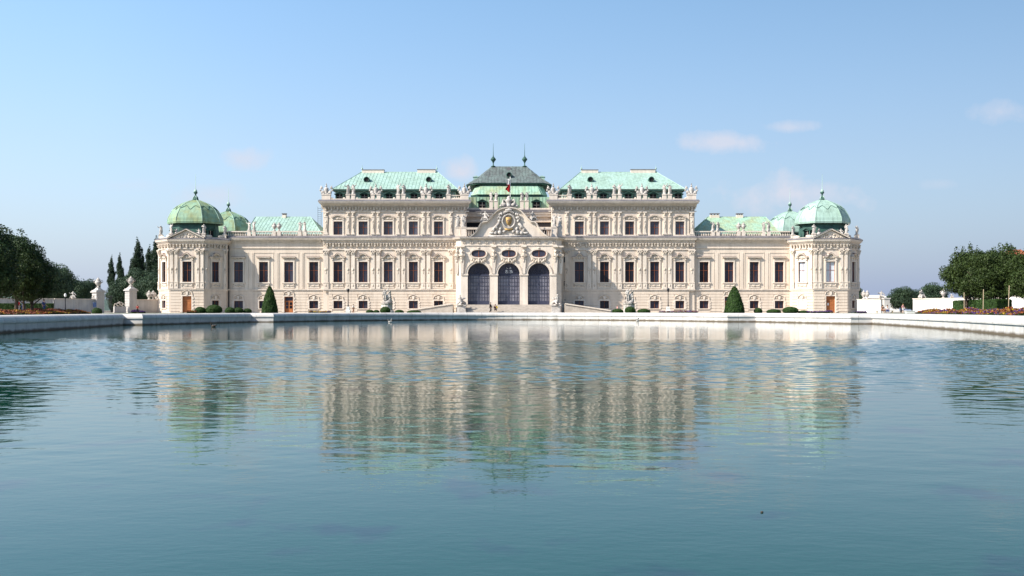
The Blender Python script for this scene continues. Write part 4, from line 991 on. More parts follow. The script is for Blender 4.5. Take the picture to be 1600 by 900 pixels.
# ---- portal
def build_portal():
    YP = 169.5; sp = YP / F; W = T(XC, YP, 0)
    def zp(py): return GZ(py, YP)
    fl = zp(476); spring = zp(428.3); r = 17.2 * sp; ac = [-47 * sp, 0, 47 * sp]; HWP = 74.5 * sp; top = zp(384)
    # wall with three arches: piers + spandrels
    mb = MB().use('trim'); d = .9
    edges = [-HWP] + [v for c in ac for v in (c - r, c + r)] + [HWP]
    for i in range(0, 8, 2): mb.add([(edges[i], 0, G0), (edges[i + 1], 0, G0), (edges[i + 1], 0, top), (edges[i], 0, top)], [(0, 1, 2, 3)])
    for c in ac:
        pts = [(c - r * math.cos(math.pi * k / 20), spring + r * math.sin(math.pi * k / 20)) for k in range(21)]
        for (x0, z0), (x1, z1) in zip(pts, pts[1:]):
            mb.add([(x0, 0, z0), (x1, 0, z1), (x1, 0, top), (x0, 0, top)], [(0, 1, 2, 3)]); mb.add([(x0, 0, z0), (x0, d, z0), (x1, d, z1), (x1, 0, z1)], [(0, 1, 2, 3)])
        for x in (c - r, c + r): mb.add([(x, 0, fl), (x, d, fl), (x, d, spring), (x, 0, spring)], [(0, 1, 2, 3)])
    # chamfered corners and returns
    for s in (-1, 1):
        a = (s * HWP, 0); b = (s * (HWP + .9), .9); c = (s * (HWP + .9), 5.5)
        for p, q in ((a, b), (b, c)): mb.add([(p[0], p[1], G0), (q[0], q[1], G0), (q[0], q[1], top), (p[0], p[1], top)], [(0, 1, 2, 3)])
    P('portal_wall', mb, W)
    flr = MB().use('step_stone'); flr.box(-HWP, HWP, -.9, 5.4, G0, fl); P('portal_floor', flr, W)
    # entablature of the portal
    et = MB().use('trim')
    def slab(o, z0, z1, m='trim'):
        et.use(m); pts = [(-HWP - .9 - o, 5.5), (-HWP - .9 - o, .9 - o * .4), (-HWP - o * .4, -o), (HWP + o * .4, -o), (HWP + .9 + o, .9 - o * .4), (HWP + .9 + o, 5.5)]
        n = len(pts); et.add([(x, y, z0) for x, y in pts] + [(x, y, z1) for x, y in pts], [list(range(n - 1, -1, -1)), list(range(n, 2 * n))] + [(i, i + 1, i + 1 + n, i + n) for i in range(n - 1)] + [(n - 1, 0, n, 2 * n - 1)])
    slab(.12, top, top + .18); slab(.03, top + .18, zp(374.5)); slab(.22, zp(374.5), zp(373.3)); slab(.5, zp(373.3), zp(372)); slab(.6, zp(372), zp(371)); slab(.63, zp(371), zp(370.1), 'lead')
    et.use('ornament')
    for i in range(13):
        x = -HWP + .5 + i * (2 * HWP - 1) / 12
        for q in (-.15, .15): et.box(x + q - .08, x + q + .08, -.2, .0, zp(380.5), zp(376))
    P('cornice', et, W)
    for c in ac:
        # archivolt, keystone ornament
        av = MB().use('trim'); pts = [(c - (r + .02) * math.cos(math.pi * k / 20), spring + (r + .02) * math.sin(math.pi * k / 20)) for k in range(21)]
        av.strip(pts, .30, -.14, 0); av.strip([(c - (r + .33) * math.cos(math.pi * k / 20), spring + (r + .33) * math.sin(math.pi * k / 20)) for k in range(21)], .09, -.22, 0)
        ao = P('archivolt', av, W)
        ko = MB().use('ornament', True)
        for k in range(9): ko.ball((c + (k - 4) * .28, -.22, spring + r + .42 + .18 * math.cos(k * 1.6)), (.17, .18, .26), n=7, m=4)
        ko.ball((c, -.3, spring + r + .3), (.2, .24, .34), n=7, m=4); sub('keystone', ko, ao)
        # oval window
        zc = zp(396.3); a_, b_ = 1.22, .62
        def oval(k, q): return [(c + (abs(math.cos(t)) ** .75) * math.copysign(1, math.cos(t)) * (a_ + k), zc + (abs(math.sin(t)) ** .85) * math.copysign(1, math.sin(t)) * (b_ + k)) for t in [2 * math.pi * i / 28 for i in range(28)]]
        ow = MB().use('wood_red')
        def ring(mb_, k0, k1, y0, y1):
            A0, A1 = oval(k0, 0), oval(k1, 0); n = 28
            mb_.add([(x, y0, q) for x, q in A0] + [(x, y0, q) for x, q in A1] + [(x, y1, q) for x, q in A0] + [(x, y1, q) for x, q in A1],
                    [f for i in range(n) for f in ((i, n + i, n + (i + 1) % n, (i + 1) % n), (2 * n + i, 2 * n + (i + 1) % n, (i + 1) % n, i), (n + i, 3 * n + i, 3 * n + (i + 1) % n, n + (i + 1) % n))])
        ring(ow, -.08, .0, -.10, 0); ow.box(c - .05, c + .05, -.09, -.03, zc - b_, zc + b_); o = P('window', ow, W)
        pn = MB().use('glass'); pn.prism(oval(-.04, 0), -.04, -.02); sub('pane', pn, o)
        sr = MB().use('trim', False); ring(sr, .0, .22, -.26, 0); sr.use('ornament', True)
        for t in (-1, 1): sr.ball((c + t * (a_ + .2), -.2, zc), (.15, .14, .35), n=7, m=4)
        sr.ball((c, -.25, zc + b_ + .3), (.3, .16, .17), n=8, m=4); sub('surround', sr, o)
        # glazed iron door with fanlight
        y = .75; dr = MB().use('iron_blue'); zt_ = zp(431)
        dr.box(c - r, c - r + .1, y, y + .12, fl, spring); dr.box(c + r - .1, c + r, y, y + .12, fl, spring); dr.box(c - r + .1, c + r - .1, y - .03, y + .12, zt_, zt_ + .26)
        dr.box(c - .07, c + .07, y - .03, y + .1, fl, zt_); dr.box(c - r + .1, c + r - .1, y, y + .1, fl + .002, fl + .62)
        for s in (-1, 1):
            for k in (1, 2, 3): x = c + s * r * k / 4; dr.box(x - .022, x + .022, y, y + .06, fl + .6, zt_)
        k = 0; zz = fl + .6 + .62
        while zz < zt_ - .2:
            h_ = .035 if k % 2 else .02; dr.box(c - r + .1, c + r - .1, y + .01, y + .05, zz - h_, zz + h_); zz += .66; k += 1
        for k in range(1, 8):
            t = math.pi * k / 8; dr.tube([(c, y + .03, zt_ + .25), (c + (r - .05) * math.cos(t), y + .03, spring + (r - .05) * math.sin(t))], .028, 4)
        for rr in (.55, 1.15): dr.tube([(c + rr * math.cos(math.pi * k / 12), y + .03, zt_ + .25 + rr * math.sin(math.pi * k / 12)) for k in range(13)], .03, 4)
        dr.tube([(c + (r - .04) * math.cos(math.pi * k / 16), y + .03, spring + (r - .04) * math.sin(math.pi * k / 16)) for k in range(17)], .06, 5)
        dro = P('door', dr, W)
        gl = MB().use('glass_grey'); gl.box(c - r, c + r, y + .08, y + .11, fl + .6, zt_); sub('pane', gl, dro)
        gf = MB().use('glass'); gf.prism([(c - r, zt_)] + [(c + r, zt_)] + [(c + r * math.cos(math.pi * k / 16), spring + r * math.sin(math.pi * k / 16)) for k in range(1, 16)] , y + .08, y + .11); sub('fanlight', gf, dro)
        if abs(c) < .1:
            bw = MB().use('cloth_white')  # pale opaque pieces paint the daylight showing through from the garden side
            for (x0, x1, z0, z1) in ((-.62, -.05, .15, .75), (.08, .66, .15, .75), (-.5, -.1, .95, 1.15), (.1, .55, .95, 1.2)): bw.prism([(x0, zt_ + .3 + z0), (x1, zt_ + .3 + z0), (x1 - .05, zt_ + .3 + z1 - .15), (x1 - .25, zt_ + .3 + z1), (x0 + .1, zt_ + .3 + z1)], y + .062, y + .07)
            sub('painted_daylight', bw, dro)
    # impost band, pier bases, pilaster strips with herms
    for i in range(0, 8, 2):
        x0, x1 = edges[i], edges[i + 1]; b = MB().use('trim')
        b.box(x0 - .1 * (i > 0), x1 + .1 * (i < 6), -.22, 0, spring - .22, spring + .02); b.box(x0, x1, -.08, 0, fl, spring - .22)
        b.box(x0 - .0, x1, -.2, 0, fl, fl + .75)
        P('pier', b, W)
    hx = [-(HWP - .62), -23.5 * sp, 23.5 * sp, HWP - .62]
    hx = [-(47 * sp + r + .95), -23.5 * sp, 23.5 * sp, 47 * sp + r + .95]
    for x in hx + [-HWP - .75, HWP + .75]:
        yq = 0 if abs(x) <= HWP else .55
        h = MB().use('trim'); hz = zp(404)
        h.prism([(x - .22, spring + .05), (x + .22, spring + .05), (x + .36, hz), (x - .36, hz)], yq - .3, yq)
        h.box(x - .42, x + .42, yq - .36, yq, hz, hz + .12); h.box(x - .45, x + .45, yq - .5, yq, top - .25, top)
        o = P('herm_pilaster', h, W)
        f = MB().use('ornament', True)
        f.ball((x, yq - .3, hz + .5), (.34, .26, .5), n=10, m=6); f.ball((x, yq - .38, hz + 1.1), (.19, .2, .25), n=8, m=6); f.ball((x, yq - .28, hz + 1.3), (.34, .2, .14), n=8, m=4)
        for s in (-1, 1): f.tube([(x + s * .3, yq - .3, hz + .75), (x + s * .45, yq - .38, hz + .45), (x + s * .12, yq - .52, hz + .35)], [.12, .1, .07], 6)
        f.ball((x, yq - .3, hz + .05), (.3, .2, .2), n=8, m=4); f.ball((x, yq - .28, hz - .4), (.18, .12, .35), n=8, m=4)
        sub('bust', f, o)
    # curved pediment
    zb = zp(370.5)
    half = [(-64, 370.5), (-60, 369.5), (-55, 366), (-50, 361), (-45.5, 354), (-42.5, 348.5), (-40.5, 346.6), (-34, 345.6), (-29.5, 341.5), (-24, 334.5), (-18, 329), (-11, 325.4), (0, 323.8)]
    path = [(u * sp, zp(y)) for u, y in half]; path = path + [(-x, q) for x, q in path[-2::-1]]
    pdm = MB().use('trim'); poly = [(path[0][0], zb)] + [(-path[0][0], zb)] + [(x, q) for x, q in path[::-1][1:-1]]
    # tympanum as strips so the concave outline stays clean
    for (x0, z0), (x1, z1) in zip(path, path[1:]):
        pdm.add([(x0, -.1, zb), (x1, -.1, zb), (x1, -.1, z1), (x0, -.1, z0), (x0, 1.2, zb), (x1, 1.2, zb), (x1, 1.2, z1), (x0, 1.2, z0)], [(0, 1, 2, 3), (7, 6, 5, 4), (3, 2, 6, 7)])
    pdm.strip([(x, q - .30) for x, q in path], .14, -.35, 1.2); pdm.strip([(x, q - .14) for x, q in path], .20, -.62, 1.25)
    pdm.use('lead').strip([(x, q + .07) for x, q in path], .04, -.66, 1.28)
    pd = P('pediment', pdm, W)
    # coat of arms
    ca = MB().use('statue_stone', True); rs = random.Random(11); cz = zp(346)
    for k in range(30):
        t = 2 * math.pi * k / 30; ca.ball((1.05 * math.cos(t), -.32, cz + 1.15 * math.sin(t)), (.2, .2, .2), n=7, m=4)
    for k in range(9): ca.ball(((k - 4) * .2, -.42, zp(332.5) + .22 * math.cos((k - 4) * .5)), (.14, .2, .22), n=7, m=4)
    ca.box(-.9, .9, -.5, -.1, zp(331.5), zp(330)); ca.ball((0, -.42, zp(328.5)), (.7, .25, .3), n=10, m=5)
    for s in (-1, 1):
        pts = [(1.25, 1.2), (1.45, .6), (1.6, .05), (1.75, -.5), (2.1, -1.0), (1.4, -1.3), (2.55, -1.45), (.8, -1.75), (1.5, -1.9), (2.2, -2.0)]
        for (x, q) in pts:
            ca.ball((s * x, -.3, cz + q), (rs.uniform(.22, .36), .26, rs.uniform(.24, .38)), n=8, m=5, jit=.08)
        ca.tube([(s * 1.5, -.3, cz + .1), (s * 1.9, -.45, cz + .5), (s * 1.55, -.5, cz + .95)], [.13, .1, .07], 6)
        ca.ball((s * 1.55, -.45, cz + 1.15), (.17, .18, .2), n=8, m=5); ca.tube([(s * 1.7, -.4, cz - .4), (s * 2.3, -.35, cz - 1.0), (s * 3.0, -.3, cz - 1.75)], [.24, .2, .1], 6)
        ca.ball((s * 2.9, -.3, cz - 2.0), (.5, .22, .22), n=8, m=5, jit=.1)
    ca.box(-3.6, 3.6, -.4, -.1, zb + .02, zb + .28)
    cao = sub('coat_of_arms', ca, pd)
    sh = MB().use('gold', True); sh.prism([(-.5, cz + .62), (-.48, cz - .1), (-.3, cz - .5), (0, cz - .72), (.3, cz - .5), (.48, cz - .1), (.5, cz + .62), (0, cz + .75)][::-1], -.46, -.2)
    sh.prism([(-.6, cz - 1.15), (-.75, cz - 1.5), (-.2, cz - 1.45), (0, cz - 1.7), (.2, cz - 1.45), (.75, cz - 1.5), (.6, cz - 1.15), (0, cz - 1.3)][::-1], -.44, -.2)
    sub('gold_shield', sh, pd)
    sh2 = MB().use('hood_lead', True); sh2.ball((0, -.47, cz + .1), (.09, .04, .3), n=6, m=4); sh2.ball((-.2, -.46, cz + .15), (.1, .03, .12), n=6, m=4); sh2.ball((.2, -.46, cz + .15), (.1, .03, .12), n=6, m=4); sub('eagle_relief', sh2, pd)
    # crowning group, flag
    cg = MB().use('statue_stone', True); zt_ = path[len(path) // 2][1] + .1
    cg.lathe([(.55, 0), (.45, .3), (.5, .8), (.62, 1.0), (.5, 1.25), (.3, 1.4), (.35, 1.6), (.1, 1.85)], 0, .3, 10)
    for s in (-1, 1):
        cg.tube([(s * .4, .3, .9), (s * .95, .25, 1.25), (s * 1.0, .2, .7), (s * 1.3, .2, .2)], [.2, .16, .2, .15], 6); cg.ball((s * .8, .1, .35), (.4, .3, .35), jit=.12); cg.ball((s * 1.35, .2, .15), (.3, .25, .2), jit=.1)
    o = cg.build('crowning_sculpture', None, T(XC, YP, zt_)); tag(o, 'pale stone helmet and scroll group crowning the curved pediment below the flag', 'sculpture')
    for s in (-1, 1):
        put_statue('seated', XC + s * 37 * sp, YP + .1, zp(346.3) + .1, 1.75, f'seated stone figure on the {"left" if s<0 else "right"} shoulder of the central curved pediment', 'seated figures on the central pediment', s * .5)
    fx = XC + 2.3 * .11; fy = YP + 1.6
    fr = empty('flagpole', (fx, fy, zt_ - 2)); tag(fr, 'thin mast with limp red and white flag behind the central pediment', 'flag')
    pm = MB().use('whitewash', True).tube([(0, 0, 0), (0, 0, GZ(278, fy) - zt_ + 2)], [.07, .045], 6); pm.ball((0, 0, GZ(278, fy) - zt_ + 2.08), .1); sub('mast', pm, fr)
    for nm, y0, y1, m in (('flag', 300, 288, 'flag_red'), ('flag', 289, 280, 'flag_white')):
        fm = MB().use(m, True); za, zbb = GZ(y0, fy) - zt_ + 2, GZ(y1, fy) - zt_ + 2; vs = []; fs = []
        for j in range(7):
            zz = za + (zbb - za) * j / 6; wj = .30 + .12 * math.sin(j * .9) * (m == 'flag_red') - (.16 if m == 'flag_red' and j < 2 else 0)
            for i in range(9): t = i / 8; vs.append((-.05 - wj * t * 2.0 * (.9 if m == 'flag_white' else 1), .22 * math.sin(t * 9 + j * .5), zz))
        for j in range(6):
            for i in range(8): fs.append((j * 9 + i, j * 9 + i + 1, j * 9 + i + 10, j * 9 + i + 9))
        fm.add(vs, fs); sub('flag_cloth', fm, fr)['label'] = ('red' if m == 'flag_red' else 'white') + ' stripe of the hanging flag'
    # pedestals with paired figures at the outer corners of the portal, balustrades behind
    for s in (-1, 1):
        sn = 'left' if s < 0 else 'right'
        for k, u in enumerate((70.5, 79.5)):
            yy = YP + 2.2 + k * .8; x = XC + s * u * yy / F; zb_ = GZ(370, yy); zt2 = GZ(355, yy)
            m_ = MB().use('trim'); m_.box(-.42, .42, -.42, .42, zb_ - .3, zt2 - .12).box(-.5, .5, -.5, .5, zt2 - .12, zt2); m_.box(-.48, .48, -.48, .48, zb_ - .3, zb_ + .2); P('pedestal', m_, T(x, yy, 0))
            put_statue(['stand_b', 'stand_c'][k], x, yy, zt2, 2.2, f'tall stone figure beside the central curved pediment, {"inner" if k==0 else "outer"} one of the {sn} pair', 'statues beside the central pediment', -s * .3)
        a, b = sorted((XC + s * 40 * .1125, XC + s * 67 * .1125)); balustrade(T(0, 174.2, 0), a, b, 14.0, GZ(355.5, 174.2), pitch=.36)
    dk = MB().use('lead'); dk.box(-9, 9, 1.3, 11, zp(371.2), zp(370.6)); P('roof_deck', dk, W)
    # steps and terrace
    for k in range(8):
        st = MB().use('step_stone'); n = 8
    st = MB().use('step_stone')
    for k in range(8):
        zt3 = fl - (k) * (fl - G0) / 8; st.box(-HWP + .2, HWP - .2, -.9 - (k + 1) * .42, -.9 - k * .42, G0 - .1, zt3 - (fl - G0) / 8 + .0)
    P('steps', st, W)
    for s in (-1, 1):
        sn = 'left' if s < 0 else 'right'
        yy = YP - 3.2; x = XC + s * 73.6 * yy / F; pb = MB().use('statue_stone'); zt4 = GZ(476.5, yy)
        pb.box(-.72, .72, -.8, .8, G0 - .1, zt4 - .15).box(-.82, .82, -.9, .9, zt4 - .15, zt4).box(-.85, .85, -.93, .93, G0 - .1, G0 + .2)
        o = pb.build('pedestal', None, T(x, yy, 0)); tag(o, f'pale stone plinth under the sphinx, {sn} side of the portal steps', 'plinth', 'plinths of the step sphinxes')
        o = put_statue('sphinx', x, yy, zt4, 1.8, f'white stone sphinx on the plinth at the {sn} side of the portal steps', 'sphinxes at the portal steps', s * .5); o.scale = (o.scale[0] * 1.35, o.scale[1] * 1.2, o.scale[2])
        # ramp with sloping parapet
        rp = MB().use('step_stone'); x0 = s * (HWP + 1.4); x1 = s * (HWP + 9.2)
        pts = [(x0, G0 - .1), (x0, fl + .05), (x1, G0 + .25), (x1, G0 - .1)]
        if s > 0: pts = pts[::-1]
        rp.prism(pts, -.3, 3.2); rp.use('trim').strip([(x0, fl + .06), (x1, G0 + .3)][::s], .2, -.45, -.15); P('ramp', rp, W)
    # ---- recessed centre behind the pediment
    yc = 179.5; Wc = T(XC, yc, 0); hw = 7.7
    c = MB().use('stucco'); c.box(-hw, hw, 0, 12, 13.6, 19.6)
    c.use('dark_void'); 
    for x in (-6.2, 6.2):
        c.prism([(x + .55 * math.cos(t), 15.5 + .55 * math.sin(t)) for t in [2 * math.pi * k / 16 for k in range(16)]], -.03, .02)
    P('wall', c, Wc)
    lt = MB().use('trim')
    for x in (-6.2, 6.2): lt.strip([(x - .62 * math.cos(math.pi * k / 10), 15.5 + .62 * math.sin(math.pi * k / 10)) for k in range(11)], .14, -.15, 0)
    P('surround', lt, Wc)
    for (za, zb2, pr, m) in ((16.15, 16.4, .9, 'trim'), (17.4, 17.7, .25, 'trim'), (18.3, 18.75, .7, 'trim'), (18.75, 19.05, .95, 'trim'), (19.05, 19.5, 1.1, 'lead'), (16.45, 17.25, -.0, 'dark_void')):  # last band is no moulding: dark strip painting the shadowed openings
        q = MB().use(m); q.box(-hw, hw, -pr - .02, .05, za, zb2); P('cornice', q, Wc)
    pw = MB().use('trim'); pw.box(-hw, hw, -.5, -.2, 19.5, 19.85); P('parapet', pw, Wc)
    for s in (-1, 1):
        sn = 'left' if s < 0 else 'right'
        for k, u in enumerate((20.2, 27.8)):
            x = s * u * .1152; yy = yc - .35; m_ = MB().use('trim'); zt5 = GZ(314, yy); m_.box(x - .32, x + .32, -.65, -.05, 19.5, zt5 - .1).box(x - .4, x + .4, -.72, .02, zt5 - .1, zt5); P('pedestal', m_, Wc)
            put_statue(['stand_a', 'stand_b'][k], XC + x, yy, zt5, 1.72, f'stone figure in front of the grey central roof, {"inner" if k==0 else "outer"} one of the {sn} pair', 'statues before the central roof', s * .3)
    # mansard tiers
    z0 = 19.5; z1 = GZ(308, 180.5)
    t1 = MB().use('copper_olive'); t1.box(-7.3, 7.3, .9, 12, z0, z1)
    for i in range(25): x = -7.2 + i * .6; t1.box(x - .02, x + .02, .84, .9, z0, z1)
    r = P('roof', t1, Wc)
    for u in (-41.5, 0, 43):
        d_ = P('dormer', cached(('dorm3',), lambda: dormer(.62, 1.2).data('dormer')), T(XC + u * .1163, yc + .35, z0 + .35))
        sub('frame', cached(('dormf3',), lambda: MB().use('dark_void').box(-.62, .62, .35, .4, 0, 1.2).use('trim').box(-.03, .03, .28, .33, .05, 1.1).box(-.55, .55, .28, .33, .6, .66).data('frame')), d_)
    def plan(hx_, y0_, ch, chy, y1_): return [(-hx_, y1_), (-hx_, y0_ + chy), (-hx_ + ch, y0_), (hx_ - ch, y0_), (hx_, y0_ + chy), (hx_, y1_)]
    def tier(p0, za, p1, zb_, m, seams=True, seg=18, name='roof'):
        q = MB().use(m); n = len(p0)
        for i in range(n):
            a, b = p0[i], p0[(i + 1) % n]; c_, d_ = p1[(i + 1) % n], p1[i]
            if i < n - 1 and seams: quad_slope(q, (a[0], a[1], za), (b[0], b[1], za), (c_[0], c_[1], zb_), (d_[0], d_[1], zb_), seam=.58, m=m)
            else: q.add([(a[0], a[1], za), (b[0], b[1], za), (c_[0], c_[1], zb_), (d_[0], d_[1], zb_)], [(0, 1, 2, 3)])
        return P(name, q, T(XC, 0, 0))
    z2 = GZ(304, 180.5); z3 = GZ(290.5, 181.5); z4 = GZ(285.5, 181); z5 = GZ(260, 187)
    ev = MB().use('copper_dark_and_shade'); ev.box(-6.9, 6.9, 180.5, 192, z1 - .05, z2 - .12); sub('eave', ev, r).matrix_local = (T(XC, yc, 0)).inverted() @ T(XC, 0, 0)
    tier(plan(7.0, 180.2, 1.2, 1.9, 193), z2, plan(6.2, 181.4, 1.0, 1.6, 192), z3, 'copper_olive')
    ev = MB().use('copper_dark_and_shade'); n = 6
    for pp, za, zb_ in ((plan(6.25, 181.6, 1.4, 2.2, 192), z3 - .1, z4 - .22), (plan(7.85, 181.1, 1.8, 2.9, 193.2), z4 - .22, z4 - .03)):
        ev.add([(x, y, za) for x, y in pp] + [(x, y, zb_) for x, y in pp], [list(range(n - 1, -1, -1)), list(range(n, 2 * n))] + [(i, (i + 1) % n, (i + 1) % n + n, i + n) for i in range(n)])
    P('eave', ev, T(XC, 0, 0))
    e_ = plan(7.95, 181, 1.8, 2.9, 193.3); rr = [(-3.3, 187.6), (-3.3, 187.2), (-3.3, 187), (3.3, 187), (3.3, 187.2), (3.3, 187.6)]
    # slight bell-cast: an intermediate ring
    mid = [(a[0] * .55 + b[0] * .45, a[1] * .55 + b[1] * .45) for a, b in zip(e_, rr)]; zm = z4 + (z5 - z4) * .40
    m1 = tier(e_, z4, mid, zm, 'copper_brown'); m2 = tier(mid, zm, rr, z5, 'copper_brown')
    for u in (-24.7, 24.3):
        o = sub('finial', finial(4.4, 'copper_dark_and_shade', True), m2); o.location = (u * .1202, 187, z5 - .05)
    oc = sub('oculus', oculus(.4), m2); oc.location = (0, 182.9, zm + .15); d_ = sub('oculus_pane', MB().use('dark_void').prism([(.4 * math.cos(a), .4 * math.sin(a)) for a in [2 * math.pi * i / 12 for i in range(12)]], .1, .14), m2); d_.location = (0, 182.9, zm + .15)
    hb = MB().use('lead'); hb.box(-.35, .35, 185.9, 186.3, z5 - .75, z5 - .4); sub('roof_hatch', hb, m2)
    for s in (-1, 1):
        b_ = MB().use('copper'); b_.box(s * 5.6, s * 6.6, 184.8, 186, z4 + .4, z4 + 1.55); b_.prism([(s * 5.5, z4 + 1.55), (s * 6.75, z4 + 1.55), (s * 6.1, z4 + 1.8)], 184.7, 186.1); P('dormer', b_, T(XC, 0, 0))
    # service ladder at the outer end of the left tall block
    ld = MB().use('iron'); x = U(-1, 297.5)
    for q in (-.3, .3): ld.tube([(x + q, Y0 + 1, z(352)), (x + q, Y0 + 1, z(322))], .03, 4)
    for k in range(9): zz = z(351) + k * .37; ld.tube([(x - .3, Y0 + 1, zz), (x + .3, Y0 + 1, zz)], .022, 4)
    o = ld.build('ladder'); tag(o, 'thin metal service ladder against the outer end wall of the left tall block', 'ladder')
    # narrow slit windows in the right inner corner
    for py, h in ((403, 8), (440, 7), (466, 6)):
        sl = MB().use('iron'); x = U(1, 882.5 - 795); sl.box(x - .17, x + .17, -.03, .05, z(py + h / 2 + 3), z(py - h / 2 + 3)); P('slit_window', sl, T(0, Y0, 0))
build_portal()

# ------------------------------------------------------------------ vegetation
def leaves(mb, lobes, n, size, rs, flat=.0, shell=.5):
    wts = [l[3] * l[4] * l[5] for l in lobes]; tot = sum(wts)
    for (cx, cy, cz, rx, ry, rz), w in zip(lobes, wts):
        for _ in range(int(n * w / tot)):
            while True:
                d = Vector((rs.uniform(-1, 1), rs.uniform(-1, 1), rs.uniform(-1, 1)))
                if .01 < d.length < 1: break
            d.normalize(); t = (1 - shell) * rs.random() ** .4 + shell * rs.gauss(.92, .10)
            c = Vector((cx + d.x * rx * t, cy + d.y * ry * t, cz + d.z * rz * t))
            nn = (d + Vector((rs.gauss(0, .7), rs.gauss(0, .7), rs.gauss(.2, .7)))).normalized(); a = nn.orthogonal().normalized(); b = nn.cross(a)
            ang = rs.uniform(0, 6.28); a, b = a * math.cos(ang) + b * math.sin(ang), b * math.cos(ang) - a * math.sin(ang)
            s = size * rs.uniform(.6, 1.4); mb.add([c - a * s, c - b * s * .5 + nn * s * .1, c + a * s, c + b * s * .5 - nn * s * .1], [(0, 1, 2, 3)])
def tree_data(seed, H, crown_z0, rx, ry, n, size, leafm, kind='round', trunk_r=.16):
    rs = random.Random(seed); cr = MB().use(leafm); lobes = []
    ch = H - crown_z0
    if kind == 'round':
        for k in range(24):
            t = rs.random(); zz = crown_z0 + ch * (.14 + .72 * t); w = math.sin(math.pi * (.16 + .66 * t)) ; a = rs.uniform(0, 6.28); q = rs.uniform(.3, .72)
            r = rs.uniform(.28, .42) * min(rx, ry); lobes.append((math.cos(a) * rx * w * q, math.sin(a) * ry * w * q, zz, r * 1.1, r * 1.1, r * .95))
        lobes.append((0, 0, crown_z0 + ch * .45, rx * .78, ry * .78, ch * .42))
        for k in range(10):                 # ragged leaders poking out of the outline
            a = rs.uniform(0, 6.28); q = rs.uniform(.1, .75); zz = H - ch * .22 * q + rs.uniform(-.3, .3) * 1.0; lobes.append((math.cos(a) * rx * q * .75, math.sin(a) * ry * q * .75, zz, .28, .28, rs.uniform(.5, .95)))
        for k in range(10):
            a = rs.uniform(0, 6.28); zz = crown_z0 + ch * rs.uniform(.1, .6); lobes.append((math.cos(a) * rx * .84, math.sin(a) * ry * .84, zz, .5, .5, .5))
    elif kind == 'poplar':
        k = 0
        while k < 34:
            t = k / 33; w = (math.sin(math.pi * min(.5, .18 + .9 * t)) if t < .58 else 1 - ((t - .58) / .46) ** 1.9) * rs.uniform(.82, 1.1)
            a = rs.uniform(0, 6.28); q = rs.uniform(0, .42) * w; lobes.append((math.cos(a) * rx * q, math.sin(a) * ry * q, crown_z0 + ch * t * .96, rx * .58 * w + .08, ry * .58 * w + .08, ch * .07)); k += 1
    leaves(cr, lobes, n, size, rs)
    tr = MB().use('bark', True); tr.tube([(0, 0, -.1), (.03, .02, crown_z0 * .5), (-.02, .0, crown_z0 + .2), (.05, 0, crown_z0 + ch * .5), (0, 0, H - .9)], [trunk_r * 1.25, trunk_r, trunk_r * .85, trunk_r * .5, .02], 8)
    for k in range(7):
        a = rs.uniform(0, 6.28); z0 = crown_z0 + rs.uniform(-.1, .35) * ch; tr.tube([(0, 0, z0), (math.cos(a) * rx * .3, math.sin(a) * ry * .3, z0 + .12 * ch), (math.cos(a) * rx * .72, math.sin(a) * ry * .72, z0 + .3 * ch)], [trunk_r * .5, trunk_r * .3, .02], 5)
    return cr.data('crown'), tr.data('trunk')
TD = [tree_data(21 + i, 7.6, 1.75, 2.7, 2.7, 24000, .105, 'leaf_linden') for i in range(3)]
TDD = [tree_data(31 + i, 9.2, 1.75, 3.5, 3.5, 26000, .12, 'leaf_dark', trunk_r=.2) for i in range(2)]
TF = [tree_data(41 + i, 11, 1.5, 5, 5, 14000, .2, 'leaf_far', trunk_r=.25) for i in range(2)]
TP = [tree_data(51 + i, 17, .8, 1.75, 1.75, 15000, .16, 'leaf_poplar', 'poplar', .25) for i in range(2)]
def put_tree(d, x, y, h, label, name, cat, group=None, rot=0, base=1.0, wx=1):
    crd, trd = d; Hn = {'l': 7.6}.get('x', 1); 
    r = empty(name, (x, y, G0)); s = h / base; r.rotation_euler = (0, 0, rot); r.scale = (s * wx, s * wx, s)
    sub('crown', crd, r); sub('trunk', trd, r); tag(r, label, cat, group); return r
GR = 'clipped trees beside the pond'
for k, (px, Y, h, v, lb) in enumerate([
    (1510, 97, 6.6, 0, 'leafy round-crowned tree at the left end of the right-hand row by the pond'),
    (1538, 93, 5.9, 1, 'leafy tree with staked trunk, second from left in the right-hand row'),
    (1567, 96, 6.7, 2, 'leafy tree before the red roof, third from left in the right-hand row'),
    (1606, 90, 5.8, 0, 'leafy tree cut by the right edge behind the pond'),
    (1542, 108, 6.6, 1, 'leafy tree standing behind the second tree of the right-hand row')]):
    put_tree(TD[v], GX(px, Y), Y, h, lb, 'round_tree', 'tree', GR, k * 1.3, 7.6, 1.06)
for k, (px, Y, h, v, lb) in enumerate([
    (-14, 92, 8.3, 0, 'tall dark tree at the far left edge, tallest of the left row'),
    (26, 104, 8.6, 1, 'dark leafy tree behind the woman in red on the left'),
    (50, 106, 7.4, 0, 'dark leafy tree at the right end of the left row, above the hedge'),
    (-35, 112, 8.8, 1, 'dark tree partly outside the left edge behind the tallest one')]):
    put_tree(TDD[v], GX(px, Y), Y, h, lb, 'round_tree', 'tree', GR, k * 2.1, 9.2)
put_tree(TD[2], GX(37, 100), 100, 5.9, 'lower brighter green tree in the middle of the left row', 'round_tree', 'tree', GR, .7, 7.6)
